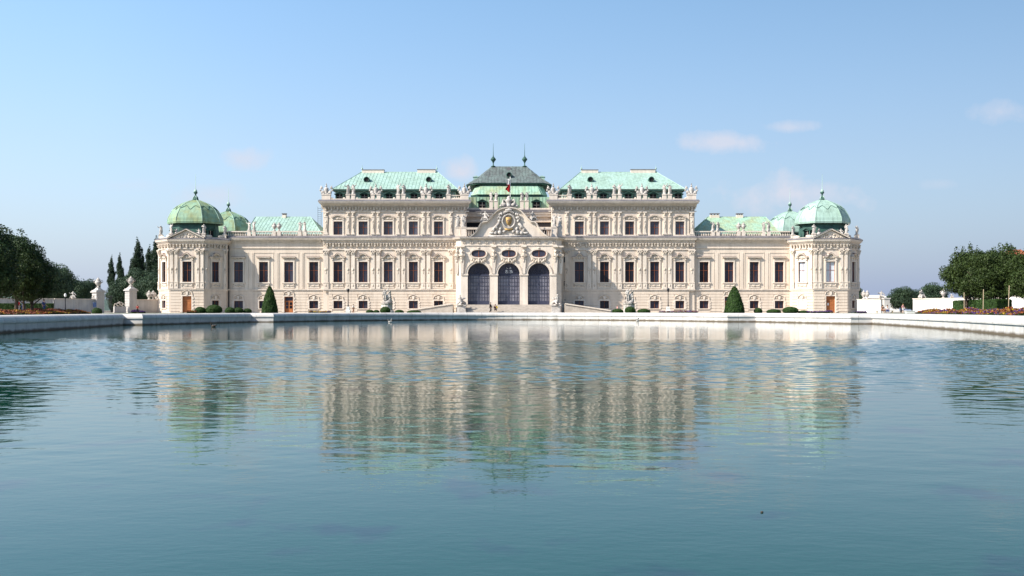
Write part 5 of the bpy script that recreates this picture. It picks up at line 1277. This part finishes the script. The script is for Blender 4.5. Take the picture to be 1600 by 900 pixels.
for k, (px, Y, h, lb) in enumerate([(94, 190, 9.3, 'loose bushy tree behind the left garden wall, next to the dark row'), (78, 180, 9.0, 'broad tree behind the left garden wall partly hidden by the dark row'),
                                    (118, 205, 7.6, 'low rounded tree behind the left garden wall, left of the gate piers'), (136, 230, 7.6, 'small distant tree just left of the left gate pier'),
                                    (188, 190, 6.8, 'dark bushy tree seen through the left gate opening'), (222, 196, 8.6, 'dark bushy tree below the tall poplars beside the left pavilion'), (241, 192, 7.8, 'dark bushy tree touching the left pavilion, under the poplars'),
                                    (1408, 205, 5.3, 'dark rounded tree seen through the right gate opening'), (1458, 230, 6.9, 'distant trees rising above the right garden wall near the urn'), (1340, 240, 6.2, 'small tree peeking beside the right pavilion'), (1425, 215, 5.0, 'low dark tree right of the right gate opening')]):
    put_tree(TF[k % 2], GX(px, Y), Y, h, lb, 'bushy_tree', 'tree', 'trees beyond the garden walls', k * 1.1, 11, {0: .8, 9: .6, 7: 1.3, 8: 1.35, 10: 1.5}.get(k, 1))
for k, (px, Y, h, w, lb) in enumerate([(175, 230, 13.2, .8, 'slim dark poplar, leftmost of the poplars beyond the left gate'), (187, 228, 13.5, .85, 'slim dark poplar, second from left beyond the left gate'),
                                    (214, 215, 16.2, 1.0, 'tallest poplar, centre of the group beside the left pavilion'), (223, 222, 13.4, .7, 'narrow poplar right beside the tallest one'),
                                    (234, 215, 14.6, .85, 'poplar between the tallest one and the left pavilion'), (244, 214, 16.3, 1.0, 'poplar standing against the left pavilion corner'), (204, 218, 11.5, .8, 'shorter poplar just left of the tallest one')]):
    put_tree(TP[k % 2], GX(px, Y), Y, h, lb, 'poplar', 'tree', 'poplars beyond the left gate', k * 1.7, 17, w * 1.1)

def topiary(kind, seed=1):
    rs = random.Random(seed); mb = MB().use('box_leaf', True)
    if kind == 'cone':
        prof = [(.90, 0), (.97, .05), (.96, .14), (.87, .28), (.76, .43), (.64, .58), (.49, .74), (.35, .87), (.22, .95), (.06, 1.0)]
        body = [(r * .94, q) for r, q in prof]; mb.lathe(body, 0, 0, 20)
        mb.use('leaf_box'); 
        for _ in range(5200):
            q = rs.random() ** .9; 
            for (r1, h1), (r2, h2) in zip(prof, prof[1:]):
                if q <= h2: r = r1 + (r2 - r1) * (q - h1) / (h2 - h1); break
            a = rs.uniform(0, 6.283); c = Vector((math.cos(a) * r, math.sin(a) * r, q)); leaf(mb, c, Vector((c.x, c.y, .3)), rs, .045, .022)
    else:
        mb.ball((0, 0, .42), (.94, .94, .55), n=18, m=10); mb.use('leaf_box')
        for _ in range(2600):
            d = Vector((rs.gauss(0, 1), rs.gauss(0, 1), abs(rs.gauss(0, 1)) - .45)).normalized(); c = Vector((d.x, d.y, .42 + d.z * .58)); leaf(mb, c, d, rs, .045, .02)
    return mb.data('topiary_' + kind)
def leaf(mb, c, d, rs, s, j, sz=1.0):
    nn = (Vector(d).normalized() + Vector((rs.gauss(0, .55), rs.gauss(0, .55), rs.gauss(0, .55)))).normalized(); a = nn.orthogonal().normalized(); b = nn.cross(a)
    c = c + Vector((rs.gauss(0, j), rs.gauss(0, j), rs.gauss(0, j))); s = s * rs.uniform(.6, 1.4)
    mb.add([c - a * s, c - b * s * .6, c + a * s, c + b * s * .6], [(0, 1, 2, 3)])
CONE = topiary('cone'); BALL = topiary('ball', 4)
for px, w, py, lb, Y in ((421.5, 26.5, 449, 'tall dark green clipped cone shrub in front of the left low wing', 160), (1147.5, 33, 449.5, 'tall dark green clipped cone shrub in front of the right low wing', 158)):
    o = link('cone_topiary', CONE); o.location = (GX(px, Y), Y, G0 - .05); r = w / 2 * Y / F * .95; o.scale = (r, r, GZ(py, Y) - G0 + .05); tag(o, lb, 'topiary', 'clipped cone shrubs')
balls = [(312, 17, 479.5, 'first from left'), (325, 14, 480.5, 'second from left, partly hidden'), (339, 24, 476.5, 'largest and third from left'), (358, 16, 480, 'fourth from left, below the downpipe'), (370, 15, 480.5, 'fifth from left'), (382, 13, 482, 'smallest and rightmost')]
for px, w, py, lb in balls:
    Y = 158; o = link('ball_shrub', BALL); o.location = (GX(px, Y), Y + (py - 479) * .6, G0 - .1); r = w / 2 * Y / F; o.scale = (r, r, (GZ(py, Y) - G0 + .1)); tag(o, f'rounded clipped shrub in the left group before the pavilion, {lb}', 'shrub', 'rounded clipped shrubs')
for px, w, py, lb in [(602, 16, 479.3, 'round clipped ball shrub in front of the left garden sculpture'), (578, 12, 484, 'low flat shrub left of the left garden sculpture'), (588, 10, 484.3, 'low flat shrub touching the ball in front of the left garden sculpture'),
                      (624, 14, 484, 'low flat shrub just right of the left garden sculpture'), (647, 22, 484.6, 'low flat shrub by the foot of the left ramp'), (965, 18, 482.5, 'low clipped shrub left of the ball before the right sculpture'), (984.5, 16.5, 479, 'round clipped ball shrub in front of the right garden sculpture'),
                      (1006, 20, 482.5, 'low clipped shrub right of the ball before the right sculpture'), (1184.5, 13, 481, 'small round shrub just right of the right cone shrub'), (1209, 22, 483, 'wide low shrub left of the large one before the right pavilion'), (1235, 24, 479.3, 'large domed shrub before the right pavilion downpipe'), (1256, 18, 484.8, 'flat shrub right of the large domed one before the right pavilion')]:
    Y = 159; o = link('ball_shrub', BALL); o.location = (GX(px, Y), Y, G0 - .1); r = w / 2 * Y / F; o.scale = (r, r, (GZ(py, Y) - G0 + .1)); tag(o, lb, 'shrub', 'rounded clipped shrubs')
Y = 126; o = link('ball_shrub', BALL); o.location = (GX(151.5, Y), Y, G0 - .1); o.scale = (.62, .62, .85); tag(o, 'dark round clipped shrub in front of the left garden wall', 'shrub', 'rounded clipped shrubs')

def hedge(p0, p1, th, h, label):
    p0 = Vector(p0); p1 = Vector(p1); d = p1 - p0; L = d.length; rs = random.Random(int(L * 10)); mb = MB().use('box_leaf'); mb.box(0, L, -th / 2, th / 2, 0, h - .03); mb.use('leaf_box')
    n = int(700 * (L * h * 2 + L * th))
    n = min(n, 16000)
    for _ in range(n):
        f = rs.random() * (2 * L * h + L * th + 2 * th * h); 
        if f < L * h: c = Vector((rs.uniform(0, L), -th / 2, rs.uniform(0, h))); nn = (0, -1, .2)
        elif f < 2 * L * h: c = Vector((rs.uniform(0, L), th / 2, rs.uniform(0, h))); nn = (0, 1, .2)
        elif f < 2 * L * h + L * th: c = Vector((rs.uniform(0, L), rs.uniform(-th / 2, th / 2), h)); nn = (0, 0, 1)
        else: c = Vector((rs.choice((0, L)), rs.uniform(-th / 2, th / 2), rs.uniform(0, h))); nn = (1 if c.x else -1, 0, .2)
        leaf(mb, c, nn, rs, .06, .02)
    o = mb.build('hedge', None, T(p0.x, p0.y, G0) @ RZ(math.atan2(d.y, d.x))); tag(o, label, 'hedge', 'clipped box hedges')
hedge((GX(-60, 118), 118), (GX(82, 120), 120), 1.2, 1.22, 'dark clipped hedge under the left trees behind the people')
hedge((GX(1497, 104), 104), (GX(1547, 90.5), 90.5), 1.0, 1.4, 'green clipped hedge under the right trees, sunlit side')
hedge((GX(1549, 90.8), 90.8), (GX(1573, 92), 92), 1.0, 1.4, 'dark short hedge end beside the white wall on the right')

def flower_bed(name, line, width, label, n, seed, cols, hmax):
    rs = random.Random(seed); mb = MB(); segs = []
    L = [math.dist(a, b) for a, b in zip(line, line[1:])]; tot = sum(L)
    for i in range(n):
        t = rs.random() * tot; k = 0
        while t > L[k]: t -= L[k]; k += 1
        a = Vector(line[k]); b = Vector(line[k + 1]); d = (b - a).normalized(); nn = Vector((-d.y, d.x)); off = rs.uniform(-width, width) / 2
        p = a + d * t + nn * off
        clump = mnoise.noise(Vector((p.x * .45, p.y * .3, seed))); c2 = mnoise.noise(Vector((p.x * 1.1, p.y * .7, seed + 9)))
        h = hmax * (.45 + .55 * (1 - abs(off) / width * 2)) * (.7 + .6 * max(0, clump + .4)) 
        green = rs.random() < .42
        if green: m = 'fl_green'
        else: m = cols[int((c2 * 1.3 + .5 + rs.gauss(0, .05)) * len(cols)) % len(cols)]
        mb.use(m); zz = rs.uniform(.1, .75) * h if green else h * rs.uniform(.75, 1.1)
        leaf(mb, Vector((p.x, p.y, G0 + zz)), (rs.gauss(0, .5), rs.gauss(0, .5), 1), rs, .065 if not green else .10, .01)
    o = mb.build(name); tag(o, label, 'flower bed', kind='stuff')
mat('fl_green', (0.03, 0.055, 0.012), .8); mat('fl_yellow', (0.42, 0.27, 0.02), .7); mat('fl_orange', (0.3, 0.075, 0.02), .7); mat('fl_red', (0.17, 0.03, 0.02), .7)
mat('fl_purple', (0.085, 0.035, 0.15), .7); mat('fl_violet', (0.13, 0.07, 0.2), .7); mat('fl_rust', (0.17, 0.06, 0.025), .7)
flower_bed('flower_bed', [(-38.5, 68), (-46, 100), (-49, 112)], 3.2, 'red, orange and yellow flower bed along the left pond edge', 30000, 3, ['fl_yellow', 'fl_orange', 'fl_rust', 'fl_red', 'fl_rust', 'fl_orange'], .46)
flower_bed('flower_bed', [(GX(34, 110), 110), (GX(64, 113), 113)], 1.6, 'taller rust red flowers between the woman in red and the woman in blue', 6000, 5, ['fl_red', 'fl_rust', 'fl_orange', 'fl_rust'], .62)
flower_bed('flower_bed', [(GX(90, 111), 111), (GX(126, 119), 119)], 1.6, 'rust orange flowers at the far right end of the left bed', 6000, 6, ['fl_rust', 'fl_orange', 'fl_rust'], .5)
flower_bed('flower_bed', [(33, 62), (37.8, 78), (41.8, 100)], 2.6, 'purple, orange and yellow flower bed along the right pond edge', 24000, 8, ['fl_purple', 'fl_rust', 'fl_orange', 'fl_rust', 'fl_yellow', 'fl_rust', 'fl_purple'], .5)
for px, w, lb, c in ((216, 20, 'purple flowers at the foot of the wall by the left pavilion', ['fl_purple', 'fl_violet']), (300, 14, 'thin yellow flowers before the left pavilion door', ['fl_yellow', 'fl_rust']), (500, 34, 'thin strip of flowers before the left wing', ['fl_rust', 'fl_yellow', 'fl_purple']),
                     (1060, 60, 'pink flowers before the right tall block', ['fl_violet', 'fl_red']), (1280, 40, 'purple flowers before the right pavilion door', ['fl_purple', 'fl_violet']), (1345, 16, 'purple flowers at the right pavilion corner', ['fl_purple', 'fl_violet'])):
    Y = 156; flower_bed('flower_bed', [(GX(px - w / 2, Y), Y), (GX(px + w / 2, Y), Y)], 1.0, lb, 1500, px, c, .42)
# lawns either side of the palace forecourt (thin sheets)
for pts in ([(-62, 126), (-10, 156), (-10, 165), (-64, 165)], [(60, 126), (10, 156), (10, 165), (62, 165)]):
    lw = MB().use('lawn'); q = [(x, y, G0 + .006) for x, y in pts]; lw.add(q, [(0, 1, 2, 3)] if pts[0][0] < 0 else [(3, 2, 1, 0)]); struct('lawn', lw)

# ------------------------------------------------------------------ garden walls, gates, urns
A0 = Vector((-63.2, 177.5)); B0 = Vector((-73.6, 158.0))
def on_line(px, side):
    a, b = A0.copy(), B0.copy()
    if side > 0: a = Vector((59.0, 169.8)); b = Vector((69.5, 151.0))
    k = (px - 800) / F; t = (k * a.y - a.x) / ((b.x - a.x) - k * (b.y - a.y)); return a + (b - a) * t
def gwall(side, px0, px1, h, label, m='garden_wall', urns=()):
    p, q = on_line(px0, side), on_line(px1, side)
    if side > 0: p, q = q, p           # keep the local -y side towards the pond
    p, q = (q, p) if (q - p).x < 0 else (p, q)
    d = q - p; L = d.length; W = T(p.x, p.y, G0) @ RZ(math.atan2(d.y, d.x)); mb = MB().use(m)
    mb.box(0, L, -.2, .2, -.1, h - .12)
    n = max(1, round(L / 4.2))
    for i in range(n):
        a = L * i / n; b = L * (i + 1) / n; mb.box(a + .03, a + .35, -.27, -.19, 0, h - .14); mb.box(b - .35, b - .03, -.27, -.19, 0, h - .14); mb.box(a + .75, b - .75, -.235, -.19, .35, h - .5)
    mb.use('trim').box(-.05, L + .05, -.33, .33, h - .12, h); mb.use(m)
    o = mb.build('garden_wall', None, W); tag(o, label, 'wall', 'garden walls beside the palace'); return W, L
HWALL = 2.35
gwall(-1, 247, 207, HWALL, 'grey shaded garden wall between left pavilion and the right gate pier')
gwall(-1, 149, 84, HWALL + .0, 'grey panelled garden wall left of the left gate')
gwall(-1, 82, -60, HWALL, 'pale garden wall seen between the trunks of the dark left trees')
gwall(1, 1341, 1378, HWALL, 'white sunlit garden wall joining the right pavilion', 'whitewash')
gwall(1, 1428, 1570, HWALL, 'long white sunlit garden wall right of the right gate', 'whitewash')
gwall(1, 1571, 1680, HWALL + .25, 'white garden wall at the right edge behind the trees', 'whitewash')
def gate_pier(px, side, label, h, vlabel):
    p = on_line(px, side); W = T(p.x, p.y, G0) @ RZ(math.atan2(B0.y - A0.y, (B0.x - A0.x) * (1 if side < 0 else -1))); mb = MB().use('garden_wall')
    mb.box(-.75, .75, -.5, .5, 0, h - .5)
    for i in range(int((h - .6) / .45)): mb.box(-.8, .8, -.55, .55, .25 + i * .45, .25 + i * .45 + .38)
    mb.box(-1.0, 1.0, -.72, .72, h - .5, h - .3).box(-.85, .85, -.6, .6, h - .3, h - .1); mb.lathe([(.85, h - .1), (.5, h + .15), (.32, h + .35)], 0, 0, 4)
    o = mb.build('gate_pier', None, W); tag(o, label, 'gate pier', 'stone gate piers')
    v_ = put_statue('vase', p.x, p.y, G0 + h + .3, 1.75, vlabel, 'vases on the gate piers', .4); v_.scale = (v_.scale[0] * 1.2, v_.scale[1] * 1.2, v_.scale[2])
gate_pier(153.5, -1, 'rusticated stone gate pier at the left side of the left gate', 3.9, 'large stone vase on the left pier of the left gate')
gate_pier(204.5, -1, 'rusticated stone gate pier at the right side of the left gate', 4.3, 'large stone vase on the right pier of the left gate')
p = on_line(1384.5, 1); 
mb = MB().use('garden_wall'); mb.box(-.45, .45, -.45, .45, 0, 2.3).box(-.55, .55, -.55, .55, 2.3, 2.5); o = mb.build('gate_pier', None, T(p.x, p.y, G0)); tag(o, 'low pinkish stone gate pier at the left side of the right gate', 'gate pier', 'stone gate piers')
for px, side, y_top, kd, lb in [(233, -1, 453.5, 'vase', 'white urn on the wall by the left pavilion, left one of two'), (239.5, -1, 453.5, 'vase', 'white urn on the wall by the left pavilion, right one of two'), (249, -1, 455, 'trophy', 'stone sculpture on the wall end touching the left pavilion'),
                                 (114, -1, 454.5, 'seated', 'small white sculpture on the panelled wall between lamp and gate'), (149.5, -1, 454, 'seated', 'small white sculpture on the wall against the left gate pier'),
                                 (1349.5, 1, 453.5, 'vase', 'white urn on the wall by the right pavilion, left one of two'), (1355, 1, 453.5, 'vase', 'white urn on the wall by the right pavilion, right one of two'), (1377, 1, 454, 'seated', 'white sculpture on the wall end left of the right gate'),
                                 (1439.5, 1, 452, 'seated', 'white sculpture on the right wall, nearest the right gate'), (1474, 1, 451, 'vase', 'white urn on the right wall just left of the trees'), (1487, 1, 459, 'seated', 'small white sculpture on the right wall behind the first tree')]:
    p = on_line(px, side); zb = G0 + HWALL; h = GZ(y_top, p.y) - zb; put_statue(kd, p.x, p.y, zb, max(h, .7), lb, 'urns and sculptures on the garden walls', random.uniform(-.5, .5), name='wall_urn' if kd == 'vase' else 'wall_sculpture', cat='urn' if kd == 'vase' else 'sculpture')
# low scrolled gate between the left piers
p, q = on_line(196, -1), on_line(178, -1); d = (p - q); L = d.length; W = T(q.x, q.y, G0) @ RZ(math.atan2(d.y, d.x)); gm = MB().use('garden_wall')
gm.box(0, L, -.15, .15, 0, 1.1); gm.use('trim', True)
for (x, zz, r) in ((.35, 1.3, .3), (.95, 1.45, .35), (1.5, 1.55, .3), (1.2, 1.7, .2), (2.0, 1.3, .3), (2.6, 1.5, .35), (3.1, 1.7, .3)):
    if x < L: gm.tube([(x + r * math.cos(t), 0, zz + r * .8 * math.sin(t)) for t in [2 * math.pi * k / 10 for k in range(9)]], .09, 5)
o = gm.build('gate_screen', None, W); tag(o, 'low stone screen with scrolls standing in the left gate opening', 'gate')
gs = MB().use('iron')
p, q = on_line(177, -1), on_line(161, -1); d = p - q; L = d.length
for i in range(int(L / .22)): gs.tube([(i * .22, 0, 0), (i * .22, 0, 3.0)], .025, 4)
gs.box(0, L, -.03, .03, .2, .28).box(0, L, -.03, .03, 2.7, 2.78); o = gs.build('iron_gate', None, T(q.x, q.y, G0) @ RZ(math.atan2(d.y, d.x))); tag(o, 'dark iron bar gate beside the left gate pier', 'gate')
bs = MB().use('blue_sign'); p = on_line(147, -1); bs.box(-.3, .3, -.04, .04, .0, .75); o = bs.build('notice_board', None, T(p.x + .5, p.y - .95, G0 + 1.0) @ RZ(R(60))); tag(o, 'small blue notice board on the wall by the left gate pier', 'sign')
# far low pale house behind the right gate, red roofed house at the right edge
def house(x, y, w, dpt, h, rh, label, wallm, fin=True, cols=4, roofm='tile_red'):
    r = empty('house', (x, y, G0)); tag(r, label, 'house'); wl = MB().use(wallm); wl.box(-w / 2, w / 2, 0, dpt, 0, h); sub('wall', wl, r)
    ro = MB().use(roofm); e = .4
    vs = [(-w / 2 - e, -e, h), (w / 2 + e, -e, h), (w / 2 + e, dpt + e, h), (-w / 2 - e, dpt + e, h), (-w * .12, dpt / 2, h + rh), (w * .12, dpt / 2, h + rh)]
    ro.add(vs, [(0, 1, 5, 4), (1, 2, 5), (2, 3, 4, 5), (3, 0, 4), (3, 2, 1, 0)]); rr = sub('roof', ro, r)
    if fin: f = sub('finial', finial(1.6, 'copper_dark_and_shade', False), rr); f.location = (-w * .12, dpt / 2, h + rh)
    for i in range(cols):
        wx = -w / 2 + w * (i + .5) / cols; wd = MB().use('trim').box(wx - .65, wx + .65, -.08, 0, 1.2, 3.2); o = sub('window', wd, r); pn = MB().use('glass').box(wx - .5, wx + .5, -.1, -.07, 1.35, 3.05); sub('pane', pn, o)
house(GX(1604, 185), 185, 11, 9, 7.0, 5.0, 'pale house with red tiled hip roof and finial behind the right trees', 'stucco')
house(GX(1372, 330), 330, 14, 8, 4.6, 1.0, 'far low white house glimpsed above the wall by the right gate', 'whitewash', False, 4, 'whitewash')
# far hill on the left horizon
hl = MB().use('hill_green', True); vs = []; fs = []; n = 30
for j in range(3):
    for i in range(n + 1):
        t = i / n; hh = (60 * math.sin(math.pi * t) ** 2 + 14 * mnoise.noise(Vector((t * 9, 3, 0))) * math.sin(math.pi * t)) * (0, 1, 0)[j]; vs.append((-2300 + 1200 * t, 3300 + j * 350, G0 - 1 + hh))
for j in range(2):
    for i in range(n): a = j * (n + 1) + i; fs.append((a, a + 1, a + n + 2, a + n + 1))
hl.add(vs, fs); struct('hill', hl)

# ------------------------------------------------------------------ lamps, garden sculptures, small things
def street_lamp(px, Y, py_top, label, globe=False, group='old lamp posts'):
    x = GX(px, Y); H = GZ(py_top, Y) - G0; r = empty('street_lamp', (x, Y, G0)); tag(r, label, 'street lamp', group)
    b = MB().use('whitewash' if not globe else 'iron'); 
    if not globe: b.lathe([(.52, 0), (.5, .35), (.36, .55), (.34, .95), (.2, 1.05)], 0, 0, 4)
    else: b.lathe([(.12, 0), (.1, .3), (.05, .4)], 0, 0, 8)
    sub('base', b, r)
    p = MB().use('iron', True); z0 = .95 if not globe else .3; p.lathe([(.17, z0), (.11, z0 + .25), (.075, z0 + .5), (.06, H * .6), (.05, H - .75), (.12, H - .72), (.05, H - .66)], 0, 0, 8); sub('pole', p, r)
    l = MB().use('iron' if not globe else 'whitewash'); 
    if not globe: l.lathe([(.10, H - .68), (.24, H - .3), (.28, H - .26), (.20, H - .12), (.05, H - .05), (.03, H)], 0, 0, 6)
    else: l.lathe([(.06, H - .5), (.14, H - .4), (.15, H - .18), (.07, H - .05), (.02, H)], 0, 0, 8)
    sub('lantern', l, r)
street_lamp(544, 162, 450.5, 'black lamp post on a white base before the left tall block')
street_lamp(1044, 162, 449.5, 'black lamp post on a white base before the right tall block')
street_lamp(102, 128, 458, 'slim dark lamp post with white lantern before the left garden wall', True)

def garden_group(px, Y, label):
    x = GX(px, Y); mb = MB().use('statue_stone'); zt = GZ(474, Y) - G0; s = 1
    mb.lathe([(1.25, 0), (1.2, .3), (.95, .45), (.9, zt - .2), (1.05, zt - .08), (1.05, zt)], 0, 0, 12, sy=.9); mb.use('statue_stone', True)
    H = GZ(449, Y) - G0 - zt
    horse = skin_mesh([(-.25, .1, .55), (.05, .05, .8), (.3, 0, 1.15), (.45, -.05, 1.5), (.5, -.2, 1.78), (.42, -.45, 1.7), (-.35, -.15, .3), (-.3, -.2, .05), (-.4, .3, .3), (-.35, .35, .05), (.5, -.3, 1.0), (.35, -.45, .8), (.55, .2, .95), (.6, -.1, .75)],
                      [(0, 1), (1, 2), (2, 3), (3, 4), (4, 5), (0, 6), (6, 7), (0, 8), (8, 9), (2, 10), (10, 11), (2, 12), (12, 13)], [.34, .3, .28, .17, .15, .09, .14, .1, .14, .1, .11, .07, .11, .07])
    mb.mesh(horse, T(0, 0, zt) @ Matrix.Scale(H / 2.35, 4)); mb.mesh(fig_mesh(POSES['stand_b'], None, .04), T(-.25, -.35, zt + .45) @ Matrix.Scale(H / 2.35, 4)); mb.ball((.1, 0, zt + .25), (.7, .5, .35), jit=.15); mb.ball((.5, .1, zt + .6), (.35, .4, .5), jit=.15)
    o = mb.build('garden_sculpture', None, T(x, Y, G0)); tag(o, label, 'sculpture', 'horse tamer sculptures in the forecourt')
garden_group(604.5, 163, 'weathered stone group of man and rearing horse before the left tall block'); garden_group(983, 163, 'weathered stone group of man and rearing horse before the right tall block')

# tree stakes on the right
for k, (px, y0, lb) in enumerate(((1506.5, 457, 'leftmost'), (1536, 452, 'middle'), (1575.5, 446, 'rightmost'))):
    Y = 88; o = MB().use('stake').tube([(0, 0, 0), (.04 * k, 0, GZ(y0, Y) - G0)], .032, 6).build('tree_stake', None, T(GX(px, Y), Y, G0)); tag(o, f'thin pale wooden stake under the right trees, {lb} of three', 'stake', 'tree stakes')
o = MB().use('whitewash').box(-.6, .6, -.3, .3, 0, .32).box(-.66, .66, -.34, .34, .32, .4).build('stone_block', None, T(GX(1422, 140), 140, G0)); tag(o, 'low white stone block at the foot of the right gate wall', 'stone block')
for px, Y, lb, dark in ((333.5, 62 * 1.37, 'small dark duck swimming in front of the left pavilion reflection', 1), (1190.5, 6.9, 'single tiny dark floating object in the near right water', 2), (609, 118, 'small pale bird standing in the water before the left sculpture', 0), (996, 133, 'grey bird landing on the water near the far rim', 0)):
    if dark == 2:
        o = MB().use('duck_brown', True).ball((0, 0, 0), (.011, .009, .007), n=8, m=5).build('floating_leaf', None, T(GX(px, 6.9), 6.9, .004)); tag(o, lb, 'debris'); continue
    Y = Y if dark else Y; mb = MB().use('duck_brown' if dark else 'statue_stone', True); mb.ball((0, 0, .08), (.2, .13, .12), n=10, m=6); mb.tube([(-.14, 0, .12), (-.2, 0, .28), (-.19, 0, .34)], [.06, .045, .06], 8); mb.tube([(-.2, 0, .34), (-.3, 0, .32)], [.03, .012], 6); mb.tube([(.15, 0, .12), (.3, 0, .18)], [.07, .02], 6)
    if not dark:
        for s in (-1, 1): mb.add([(-.05, s * .08, .15), (.1, s * .08, .15), (.2, s * .35, .45), (.05, s * .3, .42)], [(0, 1, 2, 3)])
    o = mb.build('duck' if dark else 'bird', None, T(GX(px, Y), Y, 0)); tag(o, lb, 'duck' if dark else 'bird')

# ------------------------------------------------------------------ people
def person(px, Y, label, h=1.7, top='cloth_white', bottom='cloth_blue', hair='hair_dark', pose=None, rot=0, short=True, bag=None, zb=G0, gy=None):
    pose = pose or dict(kL=(-.13, -.14, .5), aL=(-.13, -.05, .09), fL=(-.13, -.17, .04), kR=(.12, .02, .5), aR=(.12, .22, .1), fR=(.12, .1, .04), eL=(-.26, .1, 1.15), wL=(-.25, .02, .92), nL=(-.25, -.02, .83), eR=(.26, -.06, 1.16), wR=(.23, -.24, .98), nR=(.22, -.3, .92))
    W = T(GX(px, Y), Y, zb) @ RZ(rot) @ Matrix.Scale(h / 1.77, 4)
    b = MB().use('skin', True).mesh(fig_mesh(pose, lv=1)); J = joints(pose); H = Vector(J['hea']); f = Vector((0, -1, 0))
    b.tube([H + Vector((0, -.085, .01)), H + Vector((0, -.12, -.02)), H + Vector((0, -.09, -.035))], [.012, .018, .012], 5)
    for s in (-1, 1): b.ball(tuple(H + Vector((s * .088, 0, 0))), (.015, .025, .03), n=6, m=4)
    b.use('hair_dark', True)
    for s in (-1, 1): b.ball(tuple(H + Vector((s * .033, -.088, .025))), .010, n=5, m=4)
    b.ball(tuple(H + Vector((0, -.085, -.058))), (.025, .01, .006), n=6, m=4)
    # hands: palm with five short fingers
    b.use('skin', True)
    for wk, nk in (('wL', 'nL'), ('wR', 'nR')):
        w_, n_ = Vector(J[wk]), Vector(J[nk]); d = (n_ - w_).normalized(); sd_ = d.orthogonal().normalized()
        for i in range(4): q = n_ + sd_ * (.024 * (i - 1.5)); b.tube([q, q + d * (.045, .055, .052, .038)[i], q + d * (.075, .09, .085, .065)[i] + Vector((0, -.015, 0))], [.010, .009, .007], 5)
        b.tube([n_ - d * .03 + sd_ * .03, n_ + sd_ * .065 + d * .01, n_ + sd_ * .07 + d * .035], [.012, .010, .008], 5)
    o = b.build('person', None, W); tag(o, label, 'person')
    sh = MB().use(top, True).mesh(fig_mesh(pose, ('pel', 'wai', 'che', 'sL', 'eL', 'sR', 'eR') if short else ('pel', 'wai', 'che', 'sL', 'eL', 'wL', 'sR', 'eR', 'wR'), .022)); sub('shirt', sh, o)
    tr = MB().use(bottom, True).mesh(fig_mesh(pose, ('pel', 'hL', 'kL', 'hR', 'kR') if short == 'shorts' or short is True and bottom == 'cloth_white' else ('pel', 'hL', 'kL', 'aL', 'hR', 'kR', 'aR'), .02)); sub('trousers', tr, o)
    hr = MB().use(hair, True); hr.ball(tuple(H + Vector((0, .02, .045))), (.105, .115, .105), n=10, m=7); sub('hair', hr, o)
    if bag: bm_ = MB().use(bag, True).ball((.3, -.05, .75), (.12, .18, .2), n=8, m=6); sub('bag', bm_, o)
    return o
def sit(): return dict(pel=(0, .1, .5), wai=(0, .1, .66), che=(0, .06, .88), nek=(0, .03, 1.05), hea=(0, 0, 1.16), top=(0, .01, 1.26), hL=(-.1, .08, .47), kL=(-.14, -.36, .5), aL=(-.14, -.36, .09), fL=(-.14, -.5, .04), hR=(.1, .08, .47), kR=(.14, -.36, .5), aR=(.14, -.34, .09), fR=(.14, -.48, .04),
                    sL=(-.19, .05, .97), eL=(-.25, .02, .72), wL=(-.14, -.2, .62), nL=(-.1, -.28, .6), sR=(.19, .05, .97), eR=(.25, .02, .72), wR=(.14, -.2, .62), nR=(.1, -.28, .6))
akimbo = dict(eL=(-.42, .06, 1.18), wL=(-.2, -.05, 1.02), nL=(-.15, -.07, 1.0), kL=(-.15, -.05, .5), kR=(.16, -.02, .5))
person(28.5, 112, 'woman in red sleeveless top and white shorts with hand on hip by the left flowers', 1.66, 'cloth_red', 'cloth_white', 'hair_fair', akimbo, R(-30))
person(36.5, 116, 'man in pale blue shirt standing just behind the woman in red', 1.76, 'cloth_sky', 'cloth_blue', 'hair_dark', None, R(160))
person(68.5, 113, 'woman in dark blue dress walking along the left hedge', 1.72, 'cloth_blue', 'cloth_blue', 'hair_dark', None, R(90), 'shorts')
person(215, 152, 'small figure in red top and dark skirt by the wall beside the left pavilion', 1.3, 'cloth_red', 'cloth_black', 'hair_dark', None, R(20))
person(552, 166, 'figure in white top and dark trousers walking past the left lamp post', 1.5, 'cloth_white', 'cloth_brown', 'hair_dark', None, R(90))
person(766.5, 162.4, 'person in black walking at the foot of the portal steps', 1.72, 'cloth_black', 'cloth_black', 'hair_dark', None, R(80), False, None, 1.05)
person(774, 165.4, 'person in dark clothes with a yellow bag sitting on the portal steps', 1.72, 'cloth_black', 'cloth_black', 'hair_dark', sit(), R(10), False, 'yellow', 1.2)
person(964.5, 165, 'child in pink behind the low shrubs left of the right sculpture', 1.25, 'cloth_pink', 'cloth_white', 'hair_fair', None, R(-60))
person(1379.5, 150, 'bare-armed person in brown sitting near the right gate pier', 1.72, 'cloth_brown', 'cloth_brown', 'hair_dark', sit(), R(20), True, None, G0)
person(1386.5, 150, 'person in white shirt sitting near the right gate pier', 1.72, 'cloth_white', 'cloth_blue', 'hair_dark', sit(), R(-10), True, None, G0)
bn = MB().use('stake').box(-1.3, 1.3, -.05, .4, .36, .41).box(-1.2, -1.1, 0, .35, 0, .36).box(1.1, 1.2, 0, .35, 0, .36); o = bn.build('bench', None, T(GX(1383, 150), 150, G0)); tag(o, 'low wooden bench under the two people by the right gate', 'bench')
person(1411, 168, 'person in pale top seen in the right gate opening', 1.55, 'cloth_pink', 'cloth_white', 'hair_fair', None, R(30))
